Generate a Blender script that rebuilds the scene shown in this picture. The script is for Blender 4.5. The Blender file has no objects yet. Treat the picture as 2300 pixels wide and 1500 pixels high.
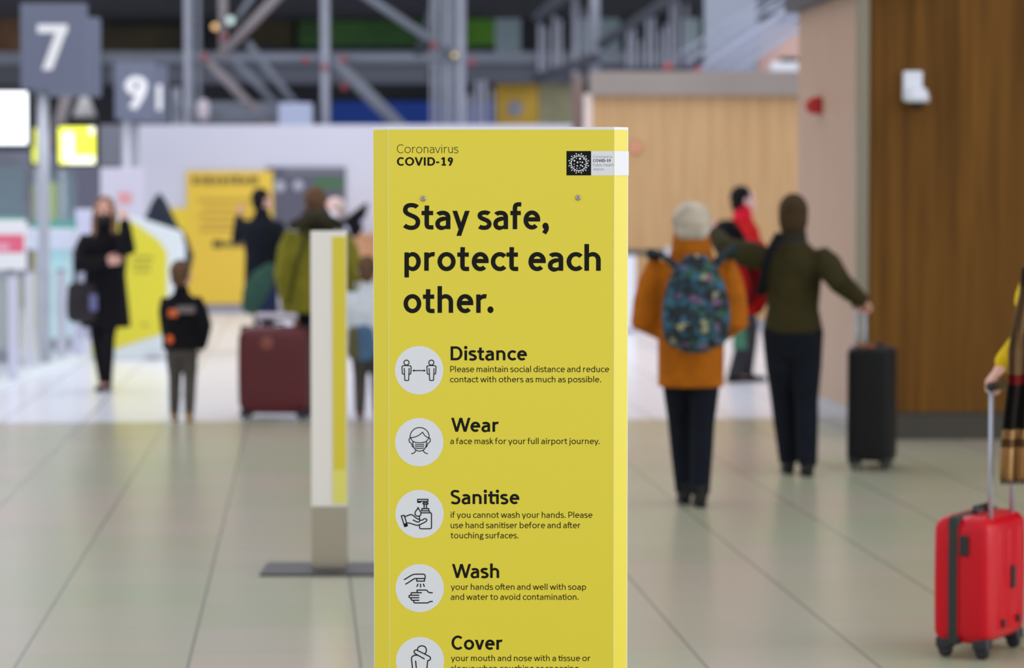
import bpy, bmesh, math, random
from mathutils import Vector, Matrix, Quaternion

# ------------------------------------------------------------------ camera, light, exposure
SC = bpy.context.scene
COL = SC.collection
W_PX, H_PX = 2300, 1500
LENS, SENSOR = 100.0, 36.0
FPX = W_PX * LENS / SENSOR
CAM_H = 1.70
HORIZON_Y = 449.0
PITCH = math.atan((H_PX / 2 - HORIZON_Y) / FPX)
SIGN_Y = 6.67

cam_d = bpy.data.cameras.new('camera')
cam = bpy.data.objects.new('camera', cam_d)
COL.objects.link(cam)
cam.location = (0, 0, CAM_H)
cam.rotation_euler = (math.pi / 2 - PITCH, 0, 0)
cam_d.lens = LENS
cam_d.sensor_width = SENSOR
cam_d.clip_end = 300
cam_d.dof.use_dof = True
cam_d.dof.focus_distance = SIGN_Y / math.cos(PITCH)
cam_d.dof.aperture_fstop = 3.3
SC.camera = cam

SC.view_settings.view_transform = 'Standard'
SC.view_settings.look = 'None'
SC.view_settings.exposure = 0.0
SC.view_settings.gamma = 1.0
SC.view_settings.use_curve_mapping = False
SC.cycles.use_denoising = True
SC.cycles.max_bounces = 6

world = bpy.data.worlds.new('daylight')
SC.world = world
world.use_nodes = True
wn = world.node_tree.nodes
wn['Background'].inputs['Color'].default_value = (0.95, 0.97, 1.07, 1)
wn['Background'].inputs['Strength'].default_value = 0.93


def area_light(name, loc, target, sx, sy, power, color):
    d = bpy.data.lights.new(name, 'AREA')
    d.shape = 'RECTANGLE'
    d.size, d.size_y = sx, sy
    d.energy = power
    d.color = color
    o = bpy.data.objects.new(name, d)
    COL.objects.link(o)
    o.location = loc
    o.rotation_euler = (Vector(target) - Vector(loc)).to_track_quat('-Z', 'Y').to_euler()
    return o


# daylight through the tall glazing along the right side of the hall
area_light('window_daylight', (11, 7.4, 3.2), (0, 7.0, 1.6), 9, 6, 470, (0.92, 0.96, 1.0))
# ceiling luminaires over the far part of the concourse
area_light('concourse_ceiling_light', (-2.5, 31, 8.5), (-2.5, 31, 0), 14, 12, 620, (0.97, 0.98, 1.0))


# ------------------------------------------------------------------ pixel -> place
def ray(px, py):
    cx, cy = (px - W_PX / 2) / FPX, (H_PX / 2 - py) / FPX
    c, s = math.cos(PITCH), math.sin(PITCH)
    return Vector((cx, c + cy * s, -s + cy * c))


def P(px, py, y):
    d = ray(px, py)
    return Vector((0, 0, CAM_H)) + d * (y / d.y)


def F(px, py):
    d = ray(px, py)
    return Vector((0, 0, CAM_H)) + d * (-CAM_H / d.z)


def depth_at(py):
    return F(1150, py).y


# ------------------------------------------------------------------ materials
def lin(c):
    c = c / 255.0
    return c / 12.92 if c <= 0.04045 else ((c + 0.055) / 1.055) ** 2.4


def rgb(r, g, b, k=1.0):
    return (min(lin(r) * k, .92), min(lin(g) * k, .92), min(lin(b) * k, .92), 1)


MATS = {}


def mat(name, color, rough=0.6, metal=0.0, noise=0.0, nscale=6.0, spec=0.5, emit=None, alpha=None, bump=0.0, stretch=(1, 1, 1)):
    if name in MATS:
        return MATS[name]
    m = bpy.data.materials.new(name)
    m.use_nodes = True
    nt = m.node_tree
    b = nt.nodes['Principled BSDF']
    b.inputs['Base Color'].default_value = color
    b.inputs['Roughness'].default_value = rough
    b.inputs['Metallic'].default_value = metal
    b.inputs['Specular IOR Level'].default_value = spec
    if alpha is not None:
        b.inputs['Alpha'].default_value = alpha
    if emit:
        b.inputs['Emission Color'].default_value = color
        b.inputs['Emission Strength'].default_value = emit
    if noise or bump:
        tc = nt.nodes.new('ShaderNodeTexCoord')
        mp = nt.nodes.new('ShaderNodeMapping')
        mp.inputs['Scale'].default_value = stretch
        nz = nt.nodes.new('ShaderNodeTexNoise')
        nz.inputs['Scale'].default_value = nscale
        nz.inputs['Detail'].default_value = 4
        nt.links.new(tc.outputs['Object'], mp.inputs['Vector'])
        nt.links.new(mp.outputs['Vector'], nz.inputs['Vector'])
        if noise:
            r = nt.nodes.new('ShaderNodeValToRGB')
            e = r.color_ramp.elements
            e[0].position, e[1].position = 0.3, 0.7
            e[0].color = tuple(c * (1 - noise) for c in color[:3]) + (1,)
            e[1].color = tuple(min(1, c * (1 + noise)) for c in color[:3]) + (1,)
            nt.links.new(nz.outputs['Fac'], r.inputs['Fac'])
            nt.links.new(r.outputs['Color'], b.inputs['Base Color'])
        if bump:
            bp = nt.nodes.new('ShaderNodeBump')
            bp.inputs['Strength'].default_value = bump
            bp.inputs['Distance'].default_value = 0.01
            nt.links.new(nz.outputs['Fac'], bp.inputs['Height'])
            nt.links.new(bp.outputs['Normal'], b.inputs['Normal'])
    MATS[name] = m
    return m


def cloth(name, r, g, b, k=1.0, rough=.9, noise=.18):
    return mat(name, rgb(r, g, b, k), rough, noise=noise, nscale=9, spec=.2, bump=.25)


# ------------------------------------------------------------------ mesh builder
class M:
    def __init__(self):
        self.v, self.f, self.mi, self.sm = [], [], [], []

    def add(self, verts, faces, mi=0, smooth=False):
        o = len(self.v)
        self.v += [Vector(p) for p in verts]
        for f in faces:
            self.f.append([i + o for i in f])
            self.mi.append(mi)
            self.sm.append(smooth)
        return self

    def box(self, c, s, rot=None, mi=0):
        hx, hy, hz = s[0] / 2, s[1] / 2, s[2] / 2
        vs = [Vector((x, y, z)) for x in (-hx, hx) for y in (-hy, hy) for z in (-hz, hz)]
        if rot is not None:
            vs = [rot @ p for p in vs]
        c = Vector(c)
        return self.add([p + c for p in vs], [(0, 1, 3, 2), (4, 6, 7, 5), (0, 4, 5, 1), (2, 3, 7, 6), (0, 2, 6, 4), (1, 5, 7, 3)], mi)

    def box2(self, a, b, mi=0):
        a, b = Vector(a), Vector(b)
        return self.box((a + b) / 2, (abs(b.x - a.x), abs(b.y - a.y), abs(b.z - a.z)), mi=mi)

    def prism(self, poly, vec, mi=0):
        """poly: list of 3-D points, extruded by vec"""
        n = len(poly)
        poly = [Vector(p) for p in poly]
        vec = Vector(vec)
        vs = poly + [p + vec for p in poly]
        fs = [tuple(range(n))[::-1], tuple(range(n, 2 * n))]
        fs += [(i, (i + 1) % n, n + (i + 1) % n, n + i) for i in range(n)]
        return self.add(vs, fs, mi)

    def tube(self, pts, radii, seg=12, mi=0, up=(0, 1, 0), caps=True, round_ends=False):
        """radii: per point scalar or (ra, rb); ra across, rb along the reference 'up'"""
        pts = [Vector(p) for p in pts]
        if not isinstance(radii, (list,)):
            radii = [radii] * len(pts)
        radii = [(r, r) if not isinstance(r, tuple) else r for r in radii]
        if round_ends:
            d0 = (pts[0] - pts[1]).normalized()
            d1 = (pts[-1] - pts[-2]).normalized()
            r0, r1 = radii[0], radii[-1]
            pre, post = [], []
            for a in (80, 55, 28):
                ca, sa = math.cos(math.radians(a)), math.sin(math.radians(a))
                pre.append((pts[0] + d0 * min(r0) * sa, (r0[0] * ca, r0[1] * ca)))
                post.append((pts[-1] + d1 * min(r1) * sa, (r1[0] * ca, r1[1] * ca)))
            pts = [p for p, _ in pre] + pts + [p for p, _ in reversed(post)]
            radii = [r for _, r in pre] + radii + [r for _, r in reversed(post)]
        n = len(pts)
        vs, fs = [], []
        ref = Vector(up)
        for i in range(n):
            if i == 0:
                t = pts[1] - pts[0]
            elif i == n - 1:
                t = pts[-1] - pts[-2]
            else:
                t = (pts[i + 1] - pts[i]).normalized() + (pts[i] - pts[i - 1]).normalized()
            t.normalize()
            b = ref - t * ref.dot(t)
            if b.length < 1e-3:
                b = Vector((1, 0, 0)) - t * t.x
                if b.length < 1e-3:
                    b = Vector((0, 0, 1))
            b.normalize()
            ref = b
            a = b.cross(t).normalized()
            ra, rb = radii[i]
            for k in range(seg):
                th = 2 * math.pi * k / seg
                vs.append(pts[i] + a * (ra * math.cos(th)) + b * (rb * math.sin(th)))
        for i in range(n - 1):
            for k in range(seg):
                k2 = (k + 1) % seg
                fs.append((i * seg + k, i * seg + k2, (i + 1) * seg + k2, (i + 1) * seg + k))
        if caps:
            fs.append(tuple(range(seg))[::-1])
            fs.append(tuple(range((n - 1) * seg, n * seg)))
        return self.add(vs, fs, mi, True)

    def ell(self, c, r, rot=None, seg=20, rings=12, mi=0):
        vs, fs = [], []
        c = Vector(c)
        for i in range(rings + 1):
            ph = math.pi * i / rings
            for k in range(seg):
                th = 2 * math.pi * k / seg
                p = Vector((r[0] * math.sin(ph) * math.cos(th), r[1] * math.sin(ph) * math.sin(th), r[2] * math.cos(ph)))
                if rot is not None:
                    p = rot @ p
                vs.append(p + c)
        for i in range(rings):
            for k in range(seg):
                k2 = (k + 1) % seg
                fs.append((i * seg + k, (i + 1) * seg + k, (i + 1) * seg + k2, i * seg + k2))
        return self.add(vs, fs, mi, True)

    def disc(self, c, r, n, seg=48, mi=0):
        """flat disc facing -Y"""
        c = Vector(c)
        vs = [c + Vector((r * math.cos(2 * math.pi * k / seg), 0, r * math.sin(2 * math.pi * k / seg))) for k in range(seg)]
        return self.add(vs, [tuple(range(seg))], mi)

    def lathe(self, prof, axis_o, axis_d, seg=24, mi=0):
        """prof: list of (radius, height) along axis"""
        d = Vector(axis_d).normalized()
        a = d.orthogonal().normalized()
        b = d.cross(a)
        o = Vector(axis_o)
        vs, fs = [], []
        for r, h in prof:
            for k in range(seg):
                th = 2 * math.pi * k / seg
                vs.append(o + d * h + (a * math.cos(th) + b * math.sin(th)) * r)
        for i in range(len(prof) - 1):
            for k in range(seg):
                k2 = (k + 1) % seg
                fs.append((i * seg + k, i * seg + k2, (i + 1) * seg + k2, (i + 1) * seg + k))
        fs.append(tuple(range(seg))[::-1])
        fs.append(tuple(range((len(prof) - 1) * seg, len(prof) * seg)))
        return self.add(vs, fs, mi, True)

    def xf(self, mtx):
        self.v = [mtx @ p for p in self.v]
        return self

    def join(self, other):
        o = len(self.v)
        self.v += other.v
        self.f += [[i + o for i in f] for f in other.f]
        self.mi += other.mi
        self.sm += other.sm
        return self

    def obj(self, name, mats, parent=None, off=None, bevel=0.0, remesh=0.0, smooth_it=0, decimate=0.0, loc=None, fix=True):
        if not isinstance(mats, (list, tuple)):
            mats = [mats]
        me = bpy.data.meshes.new(name)
        o3 = Vector(off) if off is not None else Vector((0, 0, 0))
        me.from_pydata([tuple(p - o3) for p in self.v], [], self.f)
        for m_ in mats:
            me.materials.append(m_)
        me.polygons.foreach_set('material_index', self.mi)
        me.polygons.foreach_set('use_smooth', self.sm)
        if fix:
            bm = bmesh.new()
            bm.from_mesh(me)
            bmesh.ops.remove_doubles(bm, verts=bm.verts, dist=1e-6)
            bmesh.ops.recalc_face_normals(bm, faces=bm.faces)
            bm.to_mesh(me)
            bm.free()
        me.update()
        ob = bpy.data.objects.new(name, me)
        COL.objects.link(ob)
        if parent is not None:
            ob.parent = parent
        if loc is not None:
            ob.location = loc
        if bevel:
            md = ob.modifiers.new('bevel', 'BEVEL')
            md.width = bevel
            md.segments = 2
            md.limit_method = 'ANGLE'
        if remesh:
            md = ob.modifiers.new('remesh', 'REMESH')
            md.mode = 'VOXEL'
            md.voxel_size = remesh
            md.use_smooth_shade = True
        if smooth_it:
            md = ob.modifiers.new('smooth', 'SMOOTH')
            md.iterations = smooth_it
            md.factor = .5
        if decimate:
            md = ob.modifiers.new('decimate', 'DECIMATE')
            md.ratio = decimate
        return ob


def tag(o, label, cat, group=None, kind=None):
    o['label'] = label
    o['category'] = cat
    if group:
        o['group'] = group
    if kind:
        o['kind'] = kind
    return o


def thing(name, label, cat, loc, rz=0.0, group=None):
    o = bpy.data.objects.new(name, None)
    o.empty_display_size = .1
    COL.objects.link(o)
    o.location = loc
    o.rotation_euler = (0, 0, rz)
    return tag(o, label, cat, group)


def struct(o, label, cat='structure'):
    o['kind'] = 'structure'
    o['label'] = label
    o['category'] = cat
    return o
# ------------------------------------------------------------------ lettering drawn with a pen (em = 1)
def arc(cx, cy, rx, ry, a0, a1, n=None):
    n = n or max(4, int(abs(a1 - a0) / 9))
    return [(cx + rx * math.cos(math.radians(a0 + (a1 - a0) * i / n)), cy + ry * math.sin(math.radians(a0 + (a1 - a0) * i / n))) for i in range(n + 1)]


def bez(p0, p1, p2, p3, n=12):
    r = []
    for i in range(n + 1):
        t = i / n
        u = 1 - t
        r.append(tuple(u ** 3 * p0[k] + 3 * u * u * t * p1[k] + 3 * u * t * t * p2[k] + t ** 3 * p3[k] for k in (0, 1)))
    return r


def taper(pts, f0, f1, upto=1.0):
    """width factors running from f0 to f1 over the first 'upto' of the path"""
    n = len(pts) - 1
    return [f0 + (f1 - f0) * min(1, i / n / upto) for i in range(n + 1)]


def glyphs(w, t, lsb):
    """w: stem, t: thin (horizontal) stroke, lsb: side bearing of a stem. Returns {char: (advance, strokes, dots)}"""
    xh, cap, asc, desc, ov = .509, .717, .742, -.185, .010
    G = {}
    hw, ht = w / 2, t / 2
    xs = lsb + hw

    def dg(x0, y0, x1, y1, th=None):
        """straight diagonal stroke cut off level at both ends"""
        th = (w * .97) if th is None else th
        h = .5 * th * math.hypot(x1 - x0, y1 - y0) / abs(y1 - y0)
        return [(x0 - h, y0), (x0 + h, y0), (x1 + h, y1), (x1 - h, y1)]

    def put(ch, adv, strokes=(), dots=(), flat=()):
        out = []
        for s in strokes:
            if isinstance(s, tuple) and len(s) == 2 and isinstance(s[1], list) and not isinstance(s[1][0], tuple):
                out.append(s)
            else:
                out.append((list(s), [1.0] * len(s)))
        G[ch] = (adv, out, list(dots), list(flat))

    def arch(x0, x1, top, yc, bottom=0.0, f0=.5):
        xm = (x0 + x1) / 2 + .01
        a = arc(xm, yc, xm - x0, top - yc, 172, 90, 9) + arc(xm, yc, x1 - xm, top - yc, 90, 0, 9)[1:] + [(x1, bottom)]
        fs = [f0 + (1 - f0) * min(1, i / 8) for i in range(len(a))]
        return (a, fs)

    def bowl(x0, x1, y0, y1, thin_left=True):
        cx, rx, cy, ry = (x0 + x1) / 2, (x1 - x0) / 2, (y0 + y1) / 2, (y1 - y0) / 2
        a = arc(cx, cy, rx, ry, 180, -180, 40)
        fs = []
        for i in range(41):
            an = 180 - 9 * i
            lf = -math.cos(math.radians(an)) if thin_left else math.cos(math.radians(an))
            fs.append(1 - .45 * max(0, lf) ** 1.3)
        return (a, fs)

    T, B = xh - ht + ov, ht - ov
    # --- round lowercase
    ro = .265 if w < .12 else .275
    ol = lsb * .62
    put('o', 2 * (ol + ro), [arc(ol + ro, xh / 2, ro - hw, (T - B) / 2, 0, 360, 48)])
    put('c', ol + ro * 1.68, [arc(ol + ro, xh / 2, ro - hw, (T - B) / 2, 44, 316, 36)])
    cx = ol + ro * .97
    rx = ro * .93 - hw
    put('e', 2 * ro * .96 + ol * 1.5, [[(cx - rx, .272), (cx + rx, .272)],
        [(cx + rx, .272 - ht)] + arc(cx, xh / 2 + .02, rx, T - xh / 2 - .02, 2, 90, 12) + arc(cx, xh / 2, rx, T - xh / 2, 90, 180, 12)[1:] + arc(cx, xh / 2, rx * 1.02, xh / 2 - B, 180, 313, 18)[1:]])
    bw = .505 if w < .12 else .52
    x1 = xs + bw - w - lsb * .35
    put('b', x1 + hw + ol, [[(xs, 0), (xs, asc)], bowl(xs, x1, B, T)])
    put('p', x1 + hw + ol, [[(xs, desc), (xs, xh)], bowl(xs, x1, B, T)])
    dl, dr = ol + hw, ol + hw + (x1 - xs)
    put('d', dr + hw + lsb, [[(dr, 0), (dr, asc)], bowl(dl, dr, B, T, False)])
    # --- arches
    nx = xs + (.335 if w < .12 else .345)
    yc = .30
    put('n', nx + hw + lsb, [[(xs, 0), (xs, xh)], arch(xs, nx, T, yc)])
    put('h', nx + hw + lsb, [[(xs, 0), (xs, asc)], arch(xs, nx, T, yc)])
    m2 = xs + .30
    m3 = xs + .60
    put('m', m3 + hw + lsb, [[(xs, 0), (xs, xh)], arch(xs, m2, T, .31), arch(m2, m3, T, .31)])
    ux = xs + .33
    xm = (xs + ux) / 2 - .01
    up = [(xs, xh)] + arc(xm, .21, xm - xs, .21 - B, 180, 270, 9) + arc(xm, .21, ux - xm, .21 - B, 270, 352, 9)[1:]
    put('u', ux + hw + lsb, [[(ux, 0), (ux, xh)], (up, [1.0] * 10 + [1 - .5 * i / 9 for i in range(len(up) - 10)])])
    rr = xs + .205
    ra = arc(rr, .26, rr - xs, T - .26, 172, 78, 11)
    put('r', rr + .055 + w * .25, [[(xs, 0), (xs, xh)], (ra, taper(ra, .5, 1.0, .7))])
    # --- a s g
    ax = ol + .345 + hw * .55
    al = ol + hw
    put('a', ax + hw + lsb * .92, [
        [(al + .012, .405)] + bez((al + .03, .425), (al + .10, T + .008), (ax, T + .02), (ax, .325), 16) + [(ax, 0)],
        (bez((ax, .298), (ax - .12, .298), (al - .005, .285), (al - .005, .145), 12) + bez((al - .005, .145), (al - .005, .0), (ax - .09, B - .05), (ax, .125), 14)[1:],
         [.86] * 4 + [1.0] * 16 + [.9, .8, .75, .7, .62, .55, .5])])
    sl, sr = ol * .7 + hw * .8, ol * .7 + .335 + hw * .2
    sm = (sl + sr) / 2
    put('s', sr + hw * .9 + ol * .7, [
        bez((sr - .005, .425), (sr - .045, T + .014), (sl + .0, T + .03), (sl + .002, .372), 12)
        + bez((sl + .002, .372), (sl + .0, .262), (sr + .004, .285), (sr + .004, .142), 14)[1:]
        + bez((sr + .004, .142), (sr + .004, B - .035), (sl + .06, B - .03), (sl - .012, .075), 12)[1:]])
    gc = ol + .225
    put('g', .50, [arc(gc - .01, .345, .165 - hw, .168 - ht, 0, 360, 32), [(gc + .07, T - .018), (.49, T - .002)],
        bez((gc - .11, .215), (gc - .22, .14), (gc - .16, .06), (gc, .052), 8) + bez((gc, .052), (gc + .25, .045), (gc + .25, -.08), (gc + .12, -.125), 9)[1:]
        + bez((gc + .12, -.125), (gc - .06, -.18), (gc - .21, -.13), (gc - .2, -.055), 9)[1:] + bez((gc - .2, -.055), (gc - .19, .01), (gc - .10, .055), (gc - .04, .055), 7)[1:]])
    # --- stems
    put('i', 2 * xs, [[(xs, 0), (xs, xh)]], [(xs, .655, w * .60 + .005)])
    put('l', 2 * xs, [[(xs, 0), (xs, asc)]])
    put('j', 2 * xs, [[(xs, xh), (xs, -.06)] + bez((xs, -.06), (xs, -.15), (xs - .05, desc + ht), (xs - .12, desc + ht + .005), 8)[1:]], [(xs, .655, w * .60 + .005)])
    tx = .10 + hw
    tw = tx + .185 + hw * .4
    put('t', tw + .02, [[(tx + hw * .12, .655), (tx, .48), (tx, .155)] + bez((tx, .155), (tx, .04), (tx + .06, B), (tw - .012, .052), 9)[1:],
                        [(.012, xh - ht - .002), (tw - .02, xh - ht - .002)]])
    fx = .085 + hw
    put('f', fx + .21 + hw * .3, [[(fx, 0), (fx, .57)] + bez((fx, .57), (fx, .69), (fx + .06, asc - ht + .012), (fx + .195, asc - ht + .004), 10)[1:],
                        [(.012, xh - ht - .002), (fx + .18, xh - ht - .002)]])
    ix = tw + .06 + hw
    put('\ue000', ix + hw + lsb, [[(tx + hw * .12, .655), (tx, .48), (tx, .155)] + bez((tx, .155), (tx, .04), (tx + .06, B), (tw - .012, .052), 9)[1:],
                        [(.012, xh - ht - .002), (ix + hw, xh - ht - .002)], [(ix, 0), (ix, xh)]], [(ix, .655, w * .60 + .005)])
    t2 = fx + .205 + hw * 1.4
    put('\ue001', t2 + .205 + hw * .4, [[(fx, 0), (fx, .57)] + bez((fx, .57), (fx, .69), (fx + .06, asc - ht + .012), (fx + .185, asc - ht + .004), 10)[1:],
                        [(t2 + hw * .12, .655), (t2, .48), (t2, .155)] + bez((t2, .155), (t2, .04), (t2 + .06, B), (t2 + .175 + hw * .4, .052), 9)[1:],
                        [(.012, xh - ht - .002), (t2 + .165 + hw * .4, xh - ht - .002)]])
    # --- diagonals (width measured across the pen)
    dx = hw * .92
    vm = .245 + w * .06
    put('v', 2 * vm, flat=[dg(dx + .008, xh, vm, 0), dg(2 * vm - dx - .008, xh, vm, 0)])
    vy = .252 + w * .06
    yr = 2 * vy - dx - .008
    put('y', 2 * vy, flat=[dg(dx + .008, xh, vy - .004, .0), dg(yr, xh, vy - (yr - vy) * -desc / xh, desc)])
    ww = .76 + w * .1
    put('w', ww, flat=[dg(dx + .008, xh, ww * .285, 0), dg(ww / 2, xh, ww * .285, 0), dg(ww / 2, xh, ww * .715, 0), dg(ww - dx - .008, xh, ww * .715, 0)])
    put('k', .475 + w * .25, [[(xs, 0), (xs, asc)]], flat=[dg(.385 + w * .1, xh, xs + .02, .215), dg(xs + .09, .31, .415 + w * .25, 0)])
    put('z', .45, [[(.045, xh - ht), (.40, xh - ht)], [(.375, xh - ht), (.06, ht)], [(.04, ht), (.41, ht)]])
    # --- capitals
    CT, CB = cap - ht + ov, ht - ov
    cr = .345
    put('C', ol * 1.1 + cr * 1.84, [arc(ol + cr, cap / 2, cr - hw, (CT - CB) / 2, 46, 314, 40)])
    orr = .375
    put('O', 2 * (ol + orr), [arc(ol + orr, cap / 2, orr - hw, (CT - CB) / 2, 0, 360, 60)])
    Vm = .33 + w * .1
    put('V', 2 * Vm, flat=[dg(dx + .01, cap, Vm, 0), dg(2 * Vm - dx - .01, cap, Vm, 0)])
    put('A', 2 * Vm, [[(.155, .205), (2 * Vm - .155, .205)]], flat=[dg(dx + .01, 0, Vm, cap), dg(2 * Vm - dx - .01, 0, Vm, cap)])
    W2 = .98 + w * .3
    put('W', W2, flat=[dg(dx + .01, cap, W2 * .285, 0), dg(W2 / 2, cap, W2 * .285, 0), dg(W2 / 2, cap, W2 * .715, 0), dg(W2 - dx - .01, cap, W2 * .715, 0)])
    xc = lsb * 1.25 + hw
    put('I', 2 * xc, [[(xc, 0), (xc, cap)]])
    hx = xc + .46
    put('H', hx + xc, [[(xc, 0), (xc, cap)], [(hx, 0), (hx, cap)], [(xc, cap / 2), (hx, cap / 2)]])
    xd = xc + .555 - hw
    c0 = xc + .22
    dcy = cap / 2
    put('D', xd + hw + ol, [[(xc, 0), (xc, cap)], [(xc, cap - ht), (c0, cap - ht)] + arc(c0, dcy, xd - c0, cap / 2 - ht, 90, -90, 24)[1:] + [(xc, ht)]])
    px = xc + .40
    p0 = xc + .2
    pm = .27 + ht * .3
    put('P', px + hw + ol * .6, [[(xc, 0), (xc, cap)], [(xc, cap - ht), (p0, cap - ht)] + arc(p0, (cap - ht + pm) / 2, px - p0, (cap - ht - pm) / 2, 90, -90, 18)[1:] + [(xc, pm)]])
    Sl, Sr = ol * .8 + hw * .9, ol * .8 + .44 + hw * .1
    put('S', Sr + hw + ol * .7, [
        bez((Sr - .02, .61), (Sr - .08, CT + .012), (Sl + .0, CT + .05), (Sl + .004, .53), 14)
        + bez((Sl + .004, .53), (Sl + .0, .365), (Sr + .0, .395), (Sr, .205), 16)[1:]
        + bez((Sr, .205), (Sr, CB - .06), (Sl + .09, CB - .04), (Sl - .02, .105), 14)[1:]])
    # --- figures, points
    put('1', .58, [[(.33, ht), (.33, cap)], [(.325, cap - hw * .4), (.14, .555)], [(.15, ht), (.50, ht)]])
    nr = .205
    put('9', .58, [arc(.285, cap - nr - .005, nr + .012 - hw, nr - ht + .005, 0, 360, 36), [(.285 + nr + .012 - hw, cap - nr - .01)] + bez((.285 + nr + .012 - hw, cap - nr - .01), (.285 + nr - hw, .36), (.36, .24), (.175 + hw * .5, 0), 12)[1:]])
    put('7', .58, [[(.06, cap - ht), (.545, cap - ht)]], flat=[dg(.545 - hw * 1.1, cap - ht, .20 + hw * .2, 0)])
    put('0', .58, [arc(.29, cap / 2, .245 - hw, (CT - CB) / 2, 0, 360, 40)])
    put('8', .58, [arc(.29, .535, .19 - hw, .19 - ht, 0, 360, 36), arc(.29, .195, .22 - hw, .205 - ht, 0, 360, 36)])
    put('-', .36, [[(.05, .285), (.31, .285)]])
    pr = w * .64 + .006
    put('.', 2 * (lsb * .7 + pr), [], [(lsb * .7 + pr, pr - .008, pr)])
    put(',', 2 * (lsb * .7 + pr), [[(lsb * .7 + pr * 1.45, pr * .8), (lsb * .7 + pr * 1.25, -.02), (lsb * .7 + pr * .55, -.115)]], [(lsb * .7 + pr, pr - .008, pr)])
    put(' ', .193)
    return G


WEIGHTS = {
    'light': glyphs(.052, .047, .085),
    'regular': glyphs(.090, .079, .076),
    'bold': glyphs(.137, .119, .064),
    'black': glyphs(.158, .132, .056),
}
PEN = {'light': (.052, .047), 'regular': (.090, .079), 'bold': (.137, .119), 'black': (.158, .132)}


def pen_poly(pts, fac, wx, wy, closed=False):
    """quads (as 2-D points) swept by an elliptical pen of size wx x wy with mitred joins"""
    q = [(p[0] / wx, p[1] / wy) for p in pts]
    n = len(q)
    L, R = [], []
    for i in range(n):
        a = q[max(i - 1, 0)]
        b = q[min(i + 1, n - 1)]
        if closed and i in (0, n - 1):
            a, b = q[n - 2], q[1]
        d0 = Vector((q[i][0] - a[0], q[i][1] - a[1]))
        d1 = Vector((b[0] - q[i][0], b[1] - q[i][1]))
        if d0.length < 1e-9:
            d0 = d1
        if d1.length < 1e-9:
            d1 = d0
        d0.normalize()
        d1.normalize()
        t = d0 + d1
        if t.length < 1e-6:
            t = d1
        t.normalize()
        nrm = Vector((-t.y, t.x))
        c = max(.6, nrm.dot(Vector((-d1.y, d1.x))))
        h = .5 * fac[i] / c
        L.append(((q[i][0] + nrm.x * h) * wx, (q[i][1] + nrm.y * h) * wy))
        R.append(((q[i][0] - nrm.x * h) * wx, (q[i][1] - nrm.y * h) * wy))
    return [(L[i], L[i + 1], R[i + 1], R[i]) for i in range(n - 1)]


class Poly(list):
    def __init__(self, pts, layer=0):
        super().__init__(pts)
        self.layer = layer


def layout(txt, weight, kern=0.0):
    """list of 2-D polygons in em units"""
    txt = txt.replace('ti', '\ue000').replace('ft', '\ue001') if weight in ('regular', 'bold') else txt
    G = WEIGHTS[weight]
    wx, wy = PEN[weight]
    x = 0.0
    polys = []
    layer = 0
    KP = {('W', 'e'): -.055, ('W', 'a'): -.06, ('C', 'o'): -.01, ('V', 'I'): .0, ('r', '.'): -.06, ('r', ','): -.06, ('y', '.'): -.05, ('a', 'v'): -.01, ('A', 'd'): -.01, ('f', 'e'): -.015, ('P', 'l'): 0.0, ('S', 't'): .0, ('t', 'a'): -.01}
    prev = None
    for ch in txt:
        adv, strokes, dots, flat = G[ch]
        x += KP.get((prev, ch), 0)
        for pts, fac in strokes:
            closed = abs(pts[0][0] - pts[-1][0]) < 1e-6 and abs(pts[0][1] - pts[-1][1]) < 1e-6
            for qd in pen_poly(pts, fac, wx, wy, closed):
                polys.append(Poly([(p[0] + x, p[1]) for p in qd], layer))
            layer += 1
        for qd in flat:
            polys.append(Poly([(p[0] + x, p[1]) for p in qd], layer))
            layer += 1
        for dx_, dy_, r in dots:
            polys.append(Poly([(dx_ + x + r * math.cos(k * math.pi / 12), dy_ + r * math.sin(k * math.pi / 12)) for k in range(24)], layer))
            layer += 1
        x += adv + kern
        prev = ch
    return polys
# ------------------------------------------------------------------ the yellow totem sign in focus
K_SIGN = 1.40
YELLOW = mat('sign_yellow', rgb(218, 200, 54, 1.34), .3, spec=.45)
SIGN_WHITE = mat('sign_white', rgb(208, 210, 234, K_SIGN), .35, spec=.35)
SIGN_BOARD = mat('sign_board_white', rgb(222, 222, 228, 1.25), .4)
INK = mat('sign_ink', rgb(27, 28, 23), .5, spec=.1)
INK_THIN = mat('sign_ink_grey', rgb(95, 95, 100), .5, spec=.3)
STEEL = mat('screw_steel', rgb(190, 180, 175), .3, metal=1.0)
SEAM = mat('sign_seam', rgb(225, 215, 150, 1.3), .3)

sL, sR, sLo, sRo, sTop = 872.5, 1379.5, 838.5, 1410.3, 285.0
WING = 0.034
base = Vector((P(1123, 900, SIGN_Y).x, SIGN_Y, 0))
sign = thing('information_totem', 'tall yellow safety notice totem with black lettering and round white icons', 'sign', base)


def S(px, py, e=0.0):
    """pixel on the sign's front plane -> local coordinates of the sign"""
    p = P(px, py, SIGN_Y)
    return Vector((p.x - base.x, -e, p.z))


xl, xr = S(sL, 285).x, S(sR, 285).x
zt = S(1123, sTop).z
lo = P(sLo, 700, SIGN_Y + WING).x - base.x
ro = P(sRo, 700, SIGN_Y + WING).x - base.x
foot = [(xl, 0), (xr, 0), (ro, WING), (ro, WING + .16), (lo, WING + .16), (lo, WING)]
M().prism([(x, y, .03) for x, y in foot], (0, 0, zt - .03)).obj('board', SIGN_BOARD, sign)
M().box((0, .12, .015), (.9, .5, .03)).obj('base_plate', mat('dark_base_metal', rgb(70, 72, 76), .4, metal=.6), sign, bevel=.004)
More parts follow.
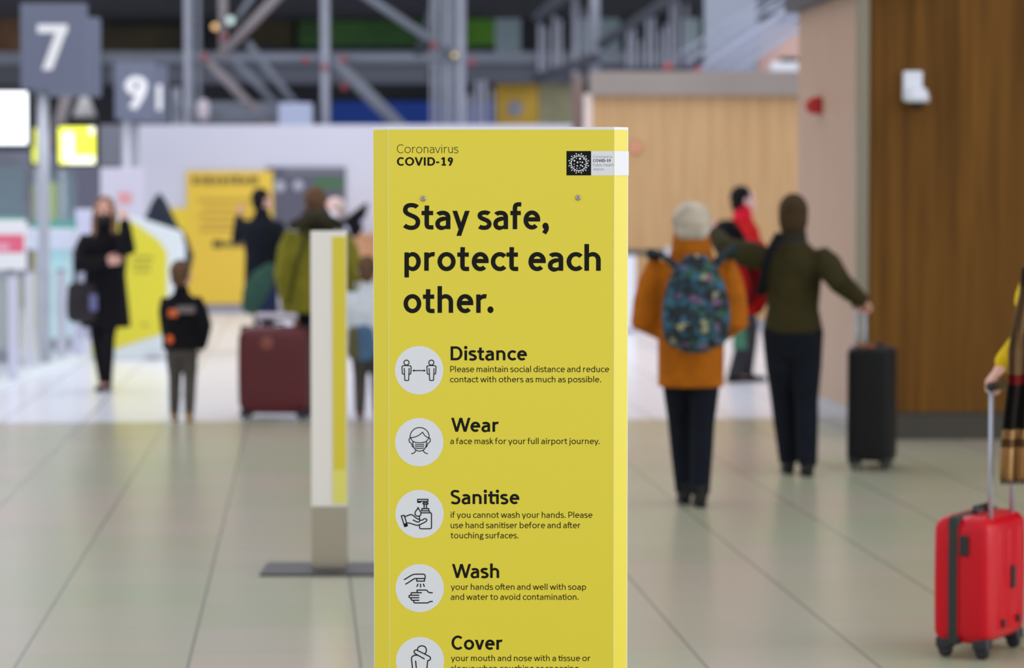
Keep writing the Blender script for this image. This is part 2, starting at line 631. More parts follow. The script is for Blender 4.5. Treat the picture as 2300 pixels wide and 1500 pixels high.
# printed sheet folding around both wings
zp = S(1123, 291.5).z
e1 = .0012
dxl, dyl = lo - xl, WING
nl = Vector((-dyl, -abs(dxl), 0)).normalized() * e1
lo_in = xl + dxl * .94
lyi = WING * .94
m = M()
pa = [(lo_in + nl.x, lyi + nl.y), (xl, -e1), (xr, -e1)]
dxr = ro - xr
nr_ = Vector((WING, -dxr, 0)).normalized() * e1
pa.append((xr + dxr * .94 + nr_.x, WING * .94 + nr_.y))
for (x0, y0), (x1, y1) in zip(pa, pa[1:]):
    m.add([(x0, y0, .06), (x1, y1, .06), (x1, y1, zp), (x0, y0, zp)], [(0, 1, 2, 3)])
sheet = m.obj('printed_sheet', YELLOW, sign)
for x in (xl, xr):
    M().add([(x - .0008, -.0016, .06), (x + .0008, -.0016, .06), (x + .0008, -.0016, zp), (x - .0008, -.0016, zp)], [(0, 1, 2, 3)]).obj('fold_line', SEAM, sign)


def poly_mesh(polys, tf, e):
    mm = M()
    for q in polys:
        mm.add([S(*tf(p), e + (getattr(q, 'layer', 0) % 9) * 2.5e-5) for p in q], [tuple(range(len(q)))])
    return mm


def line_text(part, txt, weight, em, x0, x1, base_y, material=INK, parent=None, e=.00155, kern=0.0):
    pol = layout(txt, weight, kern)
    a = min(p[0] for q in pol for p in q)
    b = max(p[0] for q in pol for p in q)
    sx = (x1 - x0) / (b - a)
    mm = poly_mesh(pol, lambda p: (x0 + (p[0] - a) * sx, base_y - p[1] * em), e)
    return mm.obj(part, material, parent or sheet, fix=False)


LINES = [
    ('header_text', 'Coronavirus', 'light', 26.7, 891.6, 1029.4, 343.6),
    ('header_text', 'COVID-19', 'black', 26.2, 891.6, 1017.5, 372.0),
    ('headline_text', 'Stay', 'bold', 81, 905.2, 1055.0, 514.6),
    ('headline_text', 'safe,', 'bold', 81, 1072.6, 1233.2, 514.6),
    ('headline_text', 'protect', 'bold', 81, 908.4, 1164.0, 608.0),
    ('headline_text', 'each', 'bold', 81, 1186.8, 1349.2, 608.0),
    ('headline_text', 'other.', 'bold', 81, 906.4, 1108.4, 702.4),
    ('topic_text', 'Distance', 'bold', 43.7, 1012.1, 1183.5, 809.0),
    ('advice_text', 'Please maintain social distance and reduce', 'regular', 19.0, 1011.3, 1368.2, 835.4),
    ('advice_text', 'contact with others as much as possible.', 'regular', 19.0, 1010.8, 1350.0, 858.3),
    ('topic_text', 'Wear', 'bold', 43.7, 1013.4, 1120.1, 969.4),
    ('advice_text', 'a face mask for your full airport journey.', 'regular', 19.0, 1011.3, 1346.6, 997.0),
    ('topic_text', 'Sanitise', 'bold', 43.7, 1012.3, 1166.5, 1131.6),
    ('advice_text', 'if you cannot wash your hands. Please', 'regular', 19.0, 1012.3, 1330.6, 1162.6),
    ('advice_text', 'use hand sanitiser before and after', 'regular', 19.0, 1012.3, 1303.7, 1185.8),
    ('advice_text', 'touching surfaces.', 'regular', 19.0, 1012.3, 1164.6, 1208.6),
    ('topic_text', 'Wash', 'bold', 43.7, 1015.3, 1121.2, 1297.6),
    ('advice_text', 'your hands often and well with soap', 'regular', 19.0, 1012.5, 1316.3, 1324.2),
    ('advice_text', 'and water to avoid contamination.', 'regular', 19.0, 1012.5, 1299.5, 1346.7),
    ('topic_text', 'Cover', 'bold', 43.7, 1014.2, 1128.5, 1458.6),
    ('advice_text', 'your mouth and nose with a tissue or', 'regular', 19.0, 1012.8, 1326.1, 1484.2),
    ('advice_text', 'sleeve when coughing or sneezing', 'regular', 19.0, 1012.8, 1299.5, 1507.2),
]
for row in LINES:
    line_text(*row)

# --- small public health logo, its white half running on over the right wing
bx0, bx1, by0, by1 = 1272.3, 1327.6, 339.2, 393.8
logo = M().add([S(bx1, by1, .0014), S(sR, by1, .0014), S(sR, by0, .0014), S(bx1, by0, .0014)], [(0, 1, 2, 3)])
wx = [(xr, -.0014), (xr + dxr * .985 + nr_.x * 2, WING * .985 + nr_.y * 2)]
z0_, z1_ = S(bx1, by1).z, S(bx1, by0).z
logo.add([(wx[0][0], wx[0][1], z0_), (wx[1][0], wx[1][1], z0_), (wx[1][0], wx[1][1], z1_), (wx[0][0], wx[0][1], z1_)], [(0, 1, 2, 3)])
logo_o = logo.obj('logo_panel', SIGN_WHITE, sheet)
M().add([S(bx0, by1, .0016), S(bx1, by1, .0016), S(bx1, by0, .0016), S(bx0, by0, .0016)], [(0, 1, 2, 3)]).obj('virus_panel', INK, sheet)
zx = lambda p: (1260 + p[0] / 10.712, 320 + p[1] / 10.712)
vp = []
vp += pen_poly(arc(428, 500, 178, 174, 0, 360, 60), [1] * 61, 17, 17, True)


def circ(x, y, r, n=20, ry=None):
    ry = ry or r
    return [(x + r * math.cos(2 * math.pi * k / n), y + ry * math.sin(2 * math.pi * k / n)) for k in range(n)]


for x, y, r in [(372, 378, 13), (458, 390, 27), (545, 400, 14), (322, 437, 21), (398, 477, 21), (462, 467, 14), (515, 477, 20), (317, 523, 13), (570, 528, 13), (392, 562, 18), (478, 548, 20), (520, 572, 17), (319, 583, 12), (382, 620, 13), (448, 614, 12)]:
    vp.append(circ(x, y, r))
for k in range(12):
    an = math.radians(15 + 30 * k)
    ca, sa = math.cos(an), math.sin(an)
    vp += pen_poly([(428 + 180 * ca, 500 + 178 * sa), (428 + 244 * ca, 500 + 242 * sa)], [1, 1], 12, 12)
    vp += pen_poly([(428 + 246 * ca - 15 * sa, 500 + 244 * sa + 15 * ca), (428 + 246 * ca + 15 * sa, 500 + 244 * sa - 15 * ca)], [1, 1], 16, 16)
    an = math.radians(30 * k)
    ca, sa = math.cos(an), math.sin(an)
    vp.append([(428 + (212 + 14 * math.cos(q)) * ca - 23 * math.sin(q) * sa, 500 + (210 + 14 * math.cos(q)) * sa + 23 * math.sin(q) * ca) for q in [2 * math.pi * j / 18 for j in range(18)]])
    vp += pen_poly([(428 + 180 * ca, 500 + 178 * sa), (428 + 210 * ca, 500 + 208 * sa)], [1, 1], 15, 15)
poly_mesh(vp, zx, .0019).obj('virus_symbol', SIGN_WHITE, sheet, fix=False)
line_text('logo_text', 'Coronavirus', 'light', 8.5, 1331.9, 1375.0, 354.8, INK_THIN)
line_text('logo_text', 'COVID-19', 'black', 8.5, 1331.9, 1371.6, 363.7)
line_text('logo_text', 'Public Health', 'light', 8.5, 1331.9, 1378.8, 373.4, INK_THIN)
line_text('logo_text', 'Advice', 'light', 8.5, 1331.9, 1355.9, 382.7, INK_THIN)

# --- screws
for px, py in ((950.3, 445.8), (1298.2, 443.8)):
    c = S(px, py)
    r = 6.8 / (FPX / SIGN_Y)
    s_ = M().lathe([(r, 0), (r, .002), (r * .8, .0042), (r * .55, .005), (r * .42, .005), (r * .4, .003)], (c.x, 0, c.z), (0, -1, 0), 24)
    s_.obj('screw', STEEL, sign)

# --- icons
def icon(cx, cy, strokes, fills=(), lw=2.3, r=54.5):
    c = S(cx, cy)
    rr_ = r / (FPX / SIGN_Y) * 1.0
    ic = M().disc((c.x, -.0014, c.z), rr_, None, 72).obj('icon_disc', SIGN_WHITE, sheet)
    pol = []
    for ly, st in enumerate(strokes):
        pts = [(float(a), float(b)) for a, b in st]
        closed = math.dist(pts[0], pts[-1]) < .01
        pol += [Poly(q, ly) for q in pen_poly(pts, [1] * len(pts), lw, lw, closed)]
    pol += list(fills)
    poly_mesh(pol, lambda p: p, .0019).obj('icon_drawing', INK, sheet, fix=False)


def Z(ox, oy, k, *strokes):
    return [[(ox + x / k, oy + y / k) for x, y in s] for s in strokes]


def rnd(pts, r, closed=False, n=5):
    """polyline with rounded corners"""
    out = []
    N = len(pts)
    for i in range(N):
        if not closed and i in (0, N - 1):
            out.append(pts[i])
            continue
        p, a, b = Vector(pts[i]), Vector(pts[i - 1]), Vector(pts[(i + 1) % N])
        u, v = (a - p), (b - p)
        d = min(r, u.length * .49, v.length * .49)
        A, B = p + u.normalized() * d, p + v.normalized() * d
        for j in range(n + 1):
            t = j / n
            q = A * (1 - t) ** 2 + p * 2 * t * (1 - t) + B * t * t
            out.append((q.x, q.y))
    if closed:
        out.append(out[0])
    return out


# two people apart (drawn from crop at 880,770, scale 5.17)
k = 5.1724
def little(cx):
    return [arc(cx, 228, 29, 29, 0, 360, 36),
            rnd([(cx - 14, 262), (cx - 53, 266), (cx - 48, 360), (cx - 28, 364)], 18),
            rnd([(cx + 14, 262), (cx + 55, 266), (cx + 50, 360), (cx + 28, 364)], 18),
            [(cx - 26, 292), (cx - 20, 425)], [(cx + 31, 292), (cx + 25, 425)],
            rnd([(cx - 20, 420), (cx - 19, 436), (cx + 25, 436), (cx + 26, 420)], 8),
            [(cx - 14, 262), (cx + 14, 262)]]
st = little(171) + little(460) + [[(250, 321), (384, 321)]]
icon(941.4, 831.3, Z(880, 770, k, *st), Z(880, 770, k, [(240, 321), (262, 306), (262, 336)], [(393, 321), (371, 306), (371, 336)]), lw=2.0)
# face mask
head = arc(324, 1092, 111, 110, 180, 360, 30)
st = [[(216, 1106)] + head + [(433, 1104)],
      bez((216, 1100), (270, 1098), (325, 1075), (358, 1034)), bez((358, 1034), (372, 1066), (398, 1095), (433, 1102)),
      bez((213, 1104), (192, 1112), (198, 1158), (226, 1164)), bez((435, 1104), (458, 1112), (450, 1158), (421, 1164)),
      [(216, 1102), (248, 1146)], [(433, 1102), (400, 1146)],
      bez((246, 1144), (290, 1164), (358, 1164), (402, 1144)),
      bez((246, 1144), (238, 1205), (270, 1256), (324, 1256)) + bez((324, 1256), (376, 1256), (412, 1205), (402, 1144))[1:],
      bez((228, 1164), (234, 1190), (240, 1200), (246, 1212)), bez((420, 1164), (414, 1190), (406, 1200), (402, 1212)),
      bez((270, 1174), (300, 1184), (348, 1184), (376, 1174)), bez((270, 1194), (300, 1206), (348, 1206), (376, 1194)), bez((270, 1216), (300, 1228), (348, 1228), (376, 1216)),
      bez((278, 1246), (276, 1268), (256, 1284), (226, 1286)), bez((366, 1246), (370, 1268), (392, 1284), (420, 1286))]
icon(941.7, 992.8, Z(880, 770, k, *st), lw=1.8)
# sanitiser bottle over a hand
k = 10.715
st = [rnd([(622, 440), (872, 440), (872, 488), (700, 488), (690, 514), (624, 514)], 8, True), [(632, 490), (700, 490)],
      [(775, 490), (775, 520)], [(850, 490), (850, 520)],
      rnd([(752, 522), (872, 522), (872, 556), (752, 556)], 12, True), [(778, 560), (778, 655)], [(836, 560), (836, 655)],
      [(725, 712), (725, 664), (890, 664), (890, 712)], [(705, 716), (904, 716)], [(912, 716), (912, 760)], [(704, 764), (900, 764)], 
      rnd([(668, 842), (668, 925)], 1), rnd([(900, 764), (956, 768), (956, 1148), (668, 1148), (668, 1050)], 40),
      bez((634, 635), (618, 690), (558, 720), (560, 782)) + bez((560, 782), (562, 868), (700, 868), (704, 782))[1:] + bez((704, 782), (704, 735), (650, 690), (634, 635))[1:],
      rnd([(228, 838), (298, 822), (378, 1076), (312, 1098)], 6, True), [(302, 1036), (362, 1020)],
      bez((318, 856), (380, 838), (440, 790), (500, 818)) + bez((500, 818), (560, 850), (540, 880), (668, 928))[1:],
      bez((505, 934), (560, 955), (600, 990), (640, 988)) + bez((640, 988), (672, 985), (680, 950), (668, 928))[1:],
      bez((676, 940), (780, 955), (740, 900), (810, 906)) + bez((810, 906), (880, 930), (830, 975), (780, 998))[1:] + bez((780, 998), (700, 1040), (640, 1070), (590, 1062))[1:] + bez((590, 1062), (520, 1050), (420, 990), (362, 1012))[1:]]
icon(942.3, 1153.9, Z(880, 1080, k, *st), Z(880, 1080, k, [(300, 1036), (366, 1020), (380, 1078), (312, 1098)]), lw=2.3)
# tap over a hand
k = 11.538
st = [bez((315, 480), (450, 410), (520, 335), (620, 335)) + rnd([(620, 335), (866, 335), (866, 452)], 70)[1:], bez((350, 598), (480, 530), (560, 450), (610, 448)) + [(866, 448)],
      [(648, 450), (648, 516), (846, 516), (846, 450)],
      [(682, 582), (650, 664)], [(746, 582), (746, 680)], [(816, 582), (846, 664)],
      [(672, 800)] + bez((660, 790), (640, 748), (660, 746), (700, 746)) + [(880, 746)] + bez((880, 746), (930, 746), (930, 812), (990, 814)) + [(1062, 814)],
      [(502, 872), (502, 840)] + bez((502, 840), (502, 815), (515, 814), (540, 814)) + [(780, 814)],
      [(714, 880), (490, 880)] + arc(482, 912, 38, 34, 90, 270)[::1] + [(714, 946)],
      [(500, 950)] + bez((500, 960), (500, 1014), (520, 1012), (560, 1012)) + [(714, 1012)],
      [(566, 1016)] + bez((566, 1030), (570, 1082), (590, 1080), (620, 1080)) + [(920, 1080)] + bez((920, 1080), (960, 1080), (970, 1042), (1010, 1044)) + [(1062, 1044)]]
st[8] = [(714, 880), (480, 880)] + bez((480, 880), (436, 884), (436, 944), (480, 946)) + [(714, 946)]
icon(942.8, 1320.5, Z(880, 1260, k, *st), lw=2.4)
# person coughing into the elbow
k = 16.67
st = [bez((966, 822), (950, 740), (1030, 664), (1130, 664)) + bez((1130, 664), (1290, 660), (1360, 860), (1230, 968))[1:],
      [(1230, 1160), (890, 968)] + bez((890, 968), (780, 900), (860, 790), (940, 828)) + [(1400, 1056)] + bez((1400, 1056), (1490, 1110), (1440, 1240), (1350, 1212)),
      bez((950, 1018), (820, 1000), (730, 1070), (738, 1160)) + [(800, 1700), (840, 2050)],
      [(1350, 1205), (1290, 1700), (1270, 2050)], [(890, 1216), (930, 1600), (950, 2050)]]
icon(943.4, 1484.0, Z(880, 1410, k, *st), lw=2.4)
# ------------------------------------------------------------------ the hall
KF = 1.35
AX = math.radians(4.2)          # the floor grid runs slightly to the left


def wood_mat(name, c0, c1, rough=.5, panel=.62, spec=.4):
    m_ = bpy.data.materials.new(name)
    m_.use_nodes = True
    nt = m_.node_tree
    b = nt.nodes['Principled BSDF']
    b.inputs['Roughness'].default_value = rough
    b.inputs['Specular IOR Level'].default_value = spec
    tc = nt.nodes.new('ShaderNodeTexCoord')
    mp = nt.nodes.new('ShaderNodeMapping')
    mp.inputs['Scale'].default_value = (9, 9, .35)
    nz = nt.nodes.new('ShaderNodeTexNoise')
    nz.inputs['Scale'].default_value = 1.6
    nz.inputs['Detail'].default_value = 6
    nz.inputs['Roughness'].default_value = .65
    r = nt.nodes.new('ShaderNodeValToRGB')
    r.color_ramp.elements[0].position, r.color_ramp.elements[1].position = .32, .68
    r.color_ramp.elements[0].color, r.color_ramp.elements[1].color = c0, c1
    nt.links.new(tc.outputs['Object'], mp.inputs['Vector'])
    nt.links.new(mp.outputs['Vector'], nz.inputs['Vector'])
    nt.links.new(nz.outputs['Fac'], r.inputs['Fac'])
    nt.links.new(r.outputs['Color'], b.inputs['Base Color'])
    return m_


def floor_mat():
    m_ = bpy.data.materials.new('polished_floor_tiles')
    m_.use_nodes = True
    nt = m_.node_tree
    L = nt.links.new
    b = nt.nodes['Principled BSDF']
    b.inputs['Roughness'].default_value = .23
    b.inputs['Specular IOR Level'].default_value = .5

    def math_(op, a, b_=None):
        n = nt.nodes.new('ShaderNodeMath')
        n.operation = op
        for i, v in enumerate((a, b_)):
            if v is None:
                continue
            if isinstance(v, (int, float)):
                n.inputs[i].default_value = v
            else:
                L(v, n.inputs[i])
        return n.outputs[0]
    tc = nt.nodes.new('ShaderNodeTexCoord')
    mp = nt.nodes.new('ShaderNodeMapping')
    mp.vector_type = 'POINT'
    p3 = F(810, 1496)
    u3 = p3.x * math.cos(AX) + p3.y * math.sin(AX)
    mp.inputs['Rotation'].default_value = (0, 0, -AX)
    mp.inputs['Location'].default_value = (-u3, 0, 0)
    L(tc.outputs['Object'], mp.inputs['Vector'])
    sp = nt.nodes.new('ShaderNodeSeparateXYZ')
    L(mp.outputs['Vector'], sp.inputs[0])
    T = .6285
    u, v = math_('DIVIDE', sp.outputs['X'], T), math_('DIVIDE', sp.outputs['Y'], T)
    fu, fv = math_('FLOOR', u), math_('FLOOR', v)
    du = math_('ABSOLUTE', math_('SUBTRACT', math_('SUBTRACT', u, fu), .5))
    dv = math_('ABSOLUTE', math_('SUBTRACT', math_('SUBTRACT', v, fv), .5))
    gu = math_('GREATER_THAN', du, .4915)
    gv = math_('MULTIPLY', math_('GREATER_THAN', dv, .494), .35)
    grout = math_('MAXIMUM', gu, gv)
    cmb = nt.nodes.new('ShaderNodeCombineXYZ')
    L(fu, cmb.inputs[0])
    L(fv, cmb.inputs[1])
    wnz = nt.nodes.new('ShaderNodeTexWhiteNoise')
    wnz.noise_dimensions = '2D'
    L(cmb.outputs[0], wnz.inputs['Vector'])
    ramp = nt.nodes.new('ShaderNodeValToRGB')
    e = ramp.color_ramp.elements
    e[0].color, e[1].color = rgb(174, 173, 148, 1.12), rgb(182, 174, 156, 1.12)
    L(wnz.outputs['Value'], ramp.inputs['Fac'])
    # broad soft drift of the stone's own tint
    nz = nt.nodes.new('ShaderNodeTexNoise')
    nz.inputs['Scale'].default_value = .45
    nz.inputs['Detail'].default_value = 3
    L(mp.outputs['Vector'], nz.inputs['Vector'])
    r2 = nt.nodes.new('ShaderNodeValToRGB')
    r2.color_ramp.elements[0].position, r2.color_ramp.elements[1].position = .4, .6
    r2.color_ramp.elements[0].color, r2.color_ramp.elements[1].color = (.93, 1.0, .93, 1), (1.0, .96, .95, 1)
    L(nz.outputs['Fac'], r2.inputs['Fac'])
    mx = nt.nodes.new('ShaderNodeMixRGB')
    mx.blend_type = 'MULTIPLY'
    mx.inputs['Fac'].default_value = 1
    L(ramp.outputs['Color'], mx.inputs['Color1'])
    L(r2.outputs['Color'], mx.inputs['Color2'])
    # paler base colour beyond a straight line across the floor
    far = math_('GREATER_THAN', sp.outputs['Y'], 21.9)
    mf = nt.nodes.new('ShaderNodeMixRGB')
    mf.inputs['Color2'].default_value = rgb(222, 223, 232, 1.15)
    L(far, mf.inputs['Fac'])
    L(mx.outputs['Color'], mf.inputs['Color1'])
    mg = nt.nodes.new('ShaderNodeMixRGB')
    mg.inputs['Color2'].default_value = rgb(132, 132, 114)
    L(grout, mg.inputs['Fac'])
    L(mf.outputs['Color'], mg.inputs['Color1'])
    L(mg.outputs['Color'], b.inputs['Base Color'])
    return m_


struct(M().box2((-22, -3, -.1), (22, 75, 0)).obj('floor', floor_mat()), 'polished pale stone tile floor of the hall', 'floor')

# --- far side of the hall
DARK = mat('dark_facade', rgb(48, 50, 54, KF), .7, noise=.25, nscale=.8)
SOFF = mat('grey_soffit', rgb(84, 84, 88, KF), .7, noise=.08, nscale=.5)
YB = 62
wb = struct(M().box2((-22, YB, 0), (22, YB + .4, 14)).obj('wall_back', DARK), 'dark upper facade at the far end of the hall', 'wall')
struct(M().box2((-22, 53, 5.62), (22, YB, 6.0)).obj('ceiling', SOFF), 'grey soffit above the far concourse', 'ceiling')
struct(M().box2((-22, 52.6, 5.62), (22, 53, 14)).obj('trim_1', SOFF), 'unseen grey fascia over the far soffit, added for floor reflections', 'trim')  # out of view; added so the floor reflects mid grey

# --- grey partition in front of it
YP = 43
PW = mat('partition_grey', rgb(192, 192, 203, KF), .55, noise=.03, nscale=.4)
z_p = P(700, 280, YP).z
x0p, x1p = P(283, 400, YP).x, P(1318, 400, YP).x
struct(M().box2((x0p, YP, .09), (x1p, YP + .15, z_p)).obj('wall_partition', PW), 'tall pale grey partition across the hall', 'wall')
struct(M().box2((x0p, YP - .02, 0), (x1p, YP + .15, .12)).obj('baseboard_partition', mat('skirting_grey', rgb(140, 140, 152, KF), .5)), 'grey skirting along the partition', 'baseboard')
struct(M().box2((x0p - .02, YP - .03, 0), (x0p + .1, YP + .17, P(290, 262, YP).z)).obj('trim_2', mat('trim_grey', rgb(165, 165, 172, KF), .4)), 'grey end post of the partition', 'trim')

zl = P(100, 338, 45).z
struct(M().box2((P(-700, 300, 45).x, 45, 0), (x0p + .3, 45.2, zl)).obj('wall_left', mat('left_grey', rgb(104, 108, 120, KF), .6, noise=.25, nscale=1.2)), 'mottled grey wall behind the check-in side', 'wall')

# --- tan timber wall with grey header
YW = 37.5
TAN = wood_mat('tan_timber', rgb(180, 140, 94, 1.0), rgb(204, 168, 120, 1.0), .5)
xa, xb = P(1330, 500, YW).x, P(1815, 500, YW).x
z_wood, z_head = P(1500, 214, YW).z, P(1500, 161, YW).z
struct(M().box2((xa, YW, .12), (xb, YW + .3, z_wood)).obj('wall_far', TAN), 'tan timber wall behind the travellers', 'wall')
struct(M().box2((xa, YW - .02, 0), (xb, YW + .3, .12)).obj('baseboard_far', MATS['skirting_grey']), 'grey skirting of the tan timber wall', 'baseboard')
struct(M().box2((xa - .03, YW - .12, z_wood), (xb, YW + .4, z_head)).obj('trim_3', mat('header_grey', rgb(138, 128, 122, 1.15), .5, noise=.06, nscale=1)), 'grey header band over the tan timber wall', 'trim')
struct(M().box2((P(1312, 500, YW).x, YW - .03, 0), (xa, YW + .3, z_wood + .02)).obj('trim_4', mat('pale_post', rgb(196, 180, 172, KF), .5)), 'pale corner post of the tan timber wall', 'trim')
struct(M().box2((P(1286, 500, YW + 1).x, YW + 1, 0), (P(1310, 500, YW + 1).x, YW + 1.3, P(1300, 168, YW + 1).z)).obj('trim_5', mat('brown_post', rgb(112, 95, 90, KF), .5)), 'dark brown post beside the tan timber wall', 'trim')

# --- timber block on the right and its return; shade and sheen put into the tones
YR = depth_at(988)
pc = P(1936, 500, YR)
dv_ = Vector((-math.sin(AX), math.cos(AX), 0))
pf_ = pc + dv_ * 2.62
K_DW = 1.15
SHADEW = wood_mat('shaded_timber', rgb(90, 58, 18, 1.05), rgb(122, 82, 30, 1.05), .5, spec=.12)  # same timber as the other walls, its shade put into a darker colour
SHEENW = wood_mat('sheen_timber', rgb(156, 128, 106, 1.3), rgb(170, 142, 120, 1.3), .42)  # same timber, hall light and sheen put into a paler colour
z_top = P(1800, 28, pf_.y).z
struct(M().box2((pc.x + .02, YR, .2), (11, YR + .5, 5.5)).obj('wall_right', SHADEW), 'brown timber clad wall on the right with painted shade', 'wall')
struct(M().box2((pc.x + .02, YR + .03, 0), (11, YR + .5, .2)).obj('baseboard_right', mat('kick_dark', rgb(62, 57, 44, 1.0), .4)), 'dark metal kick plate of the brown timber wall', 'baseboard')
ret = [Vector((pc.x, YR + .05, .2)), Vector((pf_.x, pf_.y, .2)), Vector((pf_.x + .3, pf_.y, .2)), Vector((pc.x + .5, YR + .5, .2))]
struct(M().prism(ret, (0, 0, z_top - .2)).obj('wall_return', SHEENW), 'timber return wall with painted sheen receding beside the shaded timber', 'wall')
ret0 = [Vector((p.x + .015, p.y, 0)) for p in ret]
struct(M().prism(ret0, (0, 0, .2)).obj('baseboard_return', mat('kick_metal', rgb(150, 148, 150, 1.2), .25, metal=.3)), 'brushed metal kick plate of the pale return wall', 'baseboard')
cap_ = [Vector((pc.x - .12, YR - .1, z_top)), Vector((pf_.x - .1, pf_.y + .1, z_top)), Vector((pf_.x + .5, pf_.y + .1, z_top)), Vector((pc.x + .5, YR - .1, z_top))]
struct(M().prism(cap_, (0, 0, .35)).obj('trim_6', mat('dark_cap', rgb(62, 60, 62, 1.1), .6)), 'dark cap over the pale return wall', 'trim')
cw = (P(1948, 500, YR).x - P(1921, 500, YR).x)
struct(M().box2((pc.x - cw * .5, YR - .03, 0), (pc.x + cw * .5, YR + .06, 5.5)).obj('trim_7', mat('corner_metal', rgb(128, 122, 104, 1.2), .35, metal=.4), bevel=.008), 'grey metal corner strip between the timber walls', 'trim')
# ------------------------------------------------------------------ things hung on or standing by the walls
def at(px, py, y):
    return P(px, py, y)


def panel_thing(name, label, cat, px0, py0, px1, py1, y, th, material, group=None, bevel=.0):
    """upright board seen at those pixels, its front at depth y; returns (root, local box corners)"""
    a, b = P(px0, py1, y), P(px1, py0, y)
    root = thing(name, label, cat, ((a.x + b.x) / 2, y, a.z), 0, group)
    hw, h = (b.x - a.x) / 2, b.z - a.z
    M().box2((-hw, 0, 0), (hw, th, h)).obj('panel', material, root, bevel=bevel)
    return root, hw, h


def inset(root, name, px0, py0, px1, py1, y, e, material, th=.004, label=None):
    a, b = P(px0, py1, y), P(px1, py0, y)
    o = M().box2((a.x - root.location.x, -e, a.z - root.location.z), (b.x - root.location.x, -e + th, b.z - root.location.z)).obj(name, material, root)
    if label:
        o['label'] = label
    return o


POSTER = mat('poster_orange_yellow', rgb(222, 182, 58, 1.35), .5)
POSTER2 = mat('poster_yellow', rgb(225, 190, 50, 1.35), .5)
DTXT = mat('poster_ink', rgb(120, 100, 50, 1.2), .6)
BTXT = mat('poster_black', rgb(45, 42, 30), .6)
PTXT = mat('poster_faint', rgb(190, 152, 60, 1.2), .6)
SLATE = mat('slate_panel', rgb(82, 82, 96, KF), .5)
WHT = mat('plain_white', rgb(205, 208, 220, KF), .45)
GREY = mat('mid_grey', rgb(140, 140, 150, KF), .5)
BLK = mat('black_plastic', rgb(24, 25, 28, 1.2), .4)
METAL = mat('satin_metal', rgb(170, 174, 184, 1.2), .35, metal=.5)

r, hw, h = panel_thing('poster', 'tall orange yellow poster with dark heading on grey partition', 'poster', 420, 384, 613, 682, YP - .05, .015, POSTER)
random.seed(3)
xx = 432
for wd in (16, 10, 22, 14, 18, 12, 20, 17, 22):
    inset(r, 'heading_stroke', xx, 397 + random.uniform(-2, 2), xx + wd - 4, 414, YP - .05, .006, DTXT)
    xx += wd
for yy, a, b in ((446, 445, 578), (464, 455, 560), (481, 445, 585), (498, 452, 575), (513, 448, 560)):
    inset(r, 'text_line', a, yy, b, yy + 7, YP - .05, .006, PTXT)
inset(r, 'logo_mark', 478, 540, 500, 556, YP - .05, .006, BTXT)
inset(r, 'logo_line', 503, 542, 556, 555, YP - .05, .006, DTXT)
panel_thing('poster', 'lower plain yellow poster left of the tall orange one', 'poster', 372, 468, 419, 690, YP - .05, .03, POSTER2)

r, hw, h = panel_thing('notice_board', 'slate grey board with green patch on the partition', 'notice board', 598, 375, 776, 516, YP - .03, .025, SLATE)
inset(r, 'green_patch', 704, 397, 772, 426, YP - .03, .004, mat('dull_green', rgb(66, 100, 70, 1.3), .6))
inset(r, 'grey_band', 640, 376, 772, 392, YP - .03, .003, mat('slate_light', rgb(104, 104, 116, KF), .6))
for px, py, rr_ in ((628, 419, 13), (670, 417, 12)):
    c = P(px, py, YP - .034) - r.location
    M().lathe([(rr_ / 150, 0), (rr_ / 150, .004)], (c.x, c.y, c.z), (0, -1, 0)).obj('pale_symbol', mat('symbol_pale', rgb(165, 168, 180, KF), .6), r)

# timber fronted desk by the partition, partly behind the totem
a, b = P(776, 700, YP - .9), P(905, 524, YP - .9)
r = thing('service_desk', 'timber fronted desk beside the yellow totem at the partition', 'desk', ((a.x + b.x) / 2, YP - .9, 0))
hw = (b.x - a.x) / 2
M().box2((-hw, 0, .1), (hw, .6, b.z - .03)).obj('front_panel', wood_mat('desk_timber', rgb(170, 122, 84, 1.3), rgb(186, 140, 102, 1.3)), r)
M().box2((-hw - .02, -.03, b.z - .03), (hw + .02, .62, b.z)).obj('desktop', mat('desk_edge', rgb(190, 150, 110, 1.3), .5), r)
M().box2((-hw + .03, .03, 0), (hw - .03, .6, .1)).obj('plinth', GREY, r)

# ------------------------------------------------------------------ steel frame and upper level behind the partition
TUBE = mat('galvanised_tube', rgb(150, 154, 166, 1.3), .45, metal=.25, noise=.06)
TUBE_D = mat('painted_steel', rgb(112, 118, 128, 1.3), .5, noise=.08)
TUBE_B = mat('brown_steel', rgb(138, 130, 132, 1.3), .5)
RED = mat('red_coupler', rgb(178, 78, 80, 1.0), .6)


def bar(mm, p, q, r):
    return mm.tube([p, q], r, 10, up=(0.3, 1, .2))


def px_bar(x0, y0, x1, y1, d, w, name, material, root, d2=None):
    p, q = P(x0, y0, d), P(x1, y1, d2 or d)
    o = Vector(root.location)
    return bar(M(), p - o, q - o, w / 2 / (FPX / d)).obj(name, material, root)


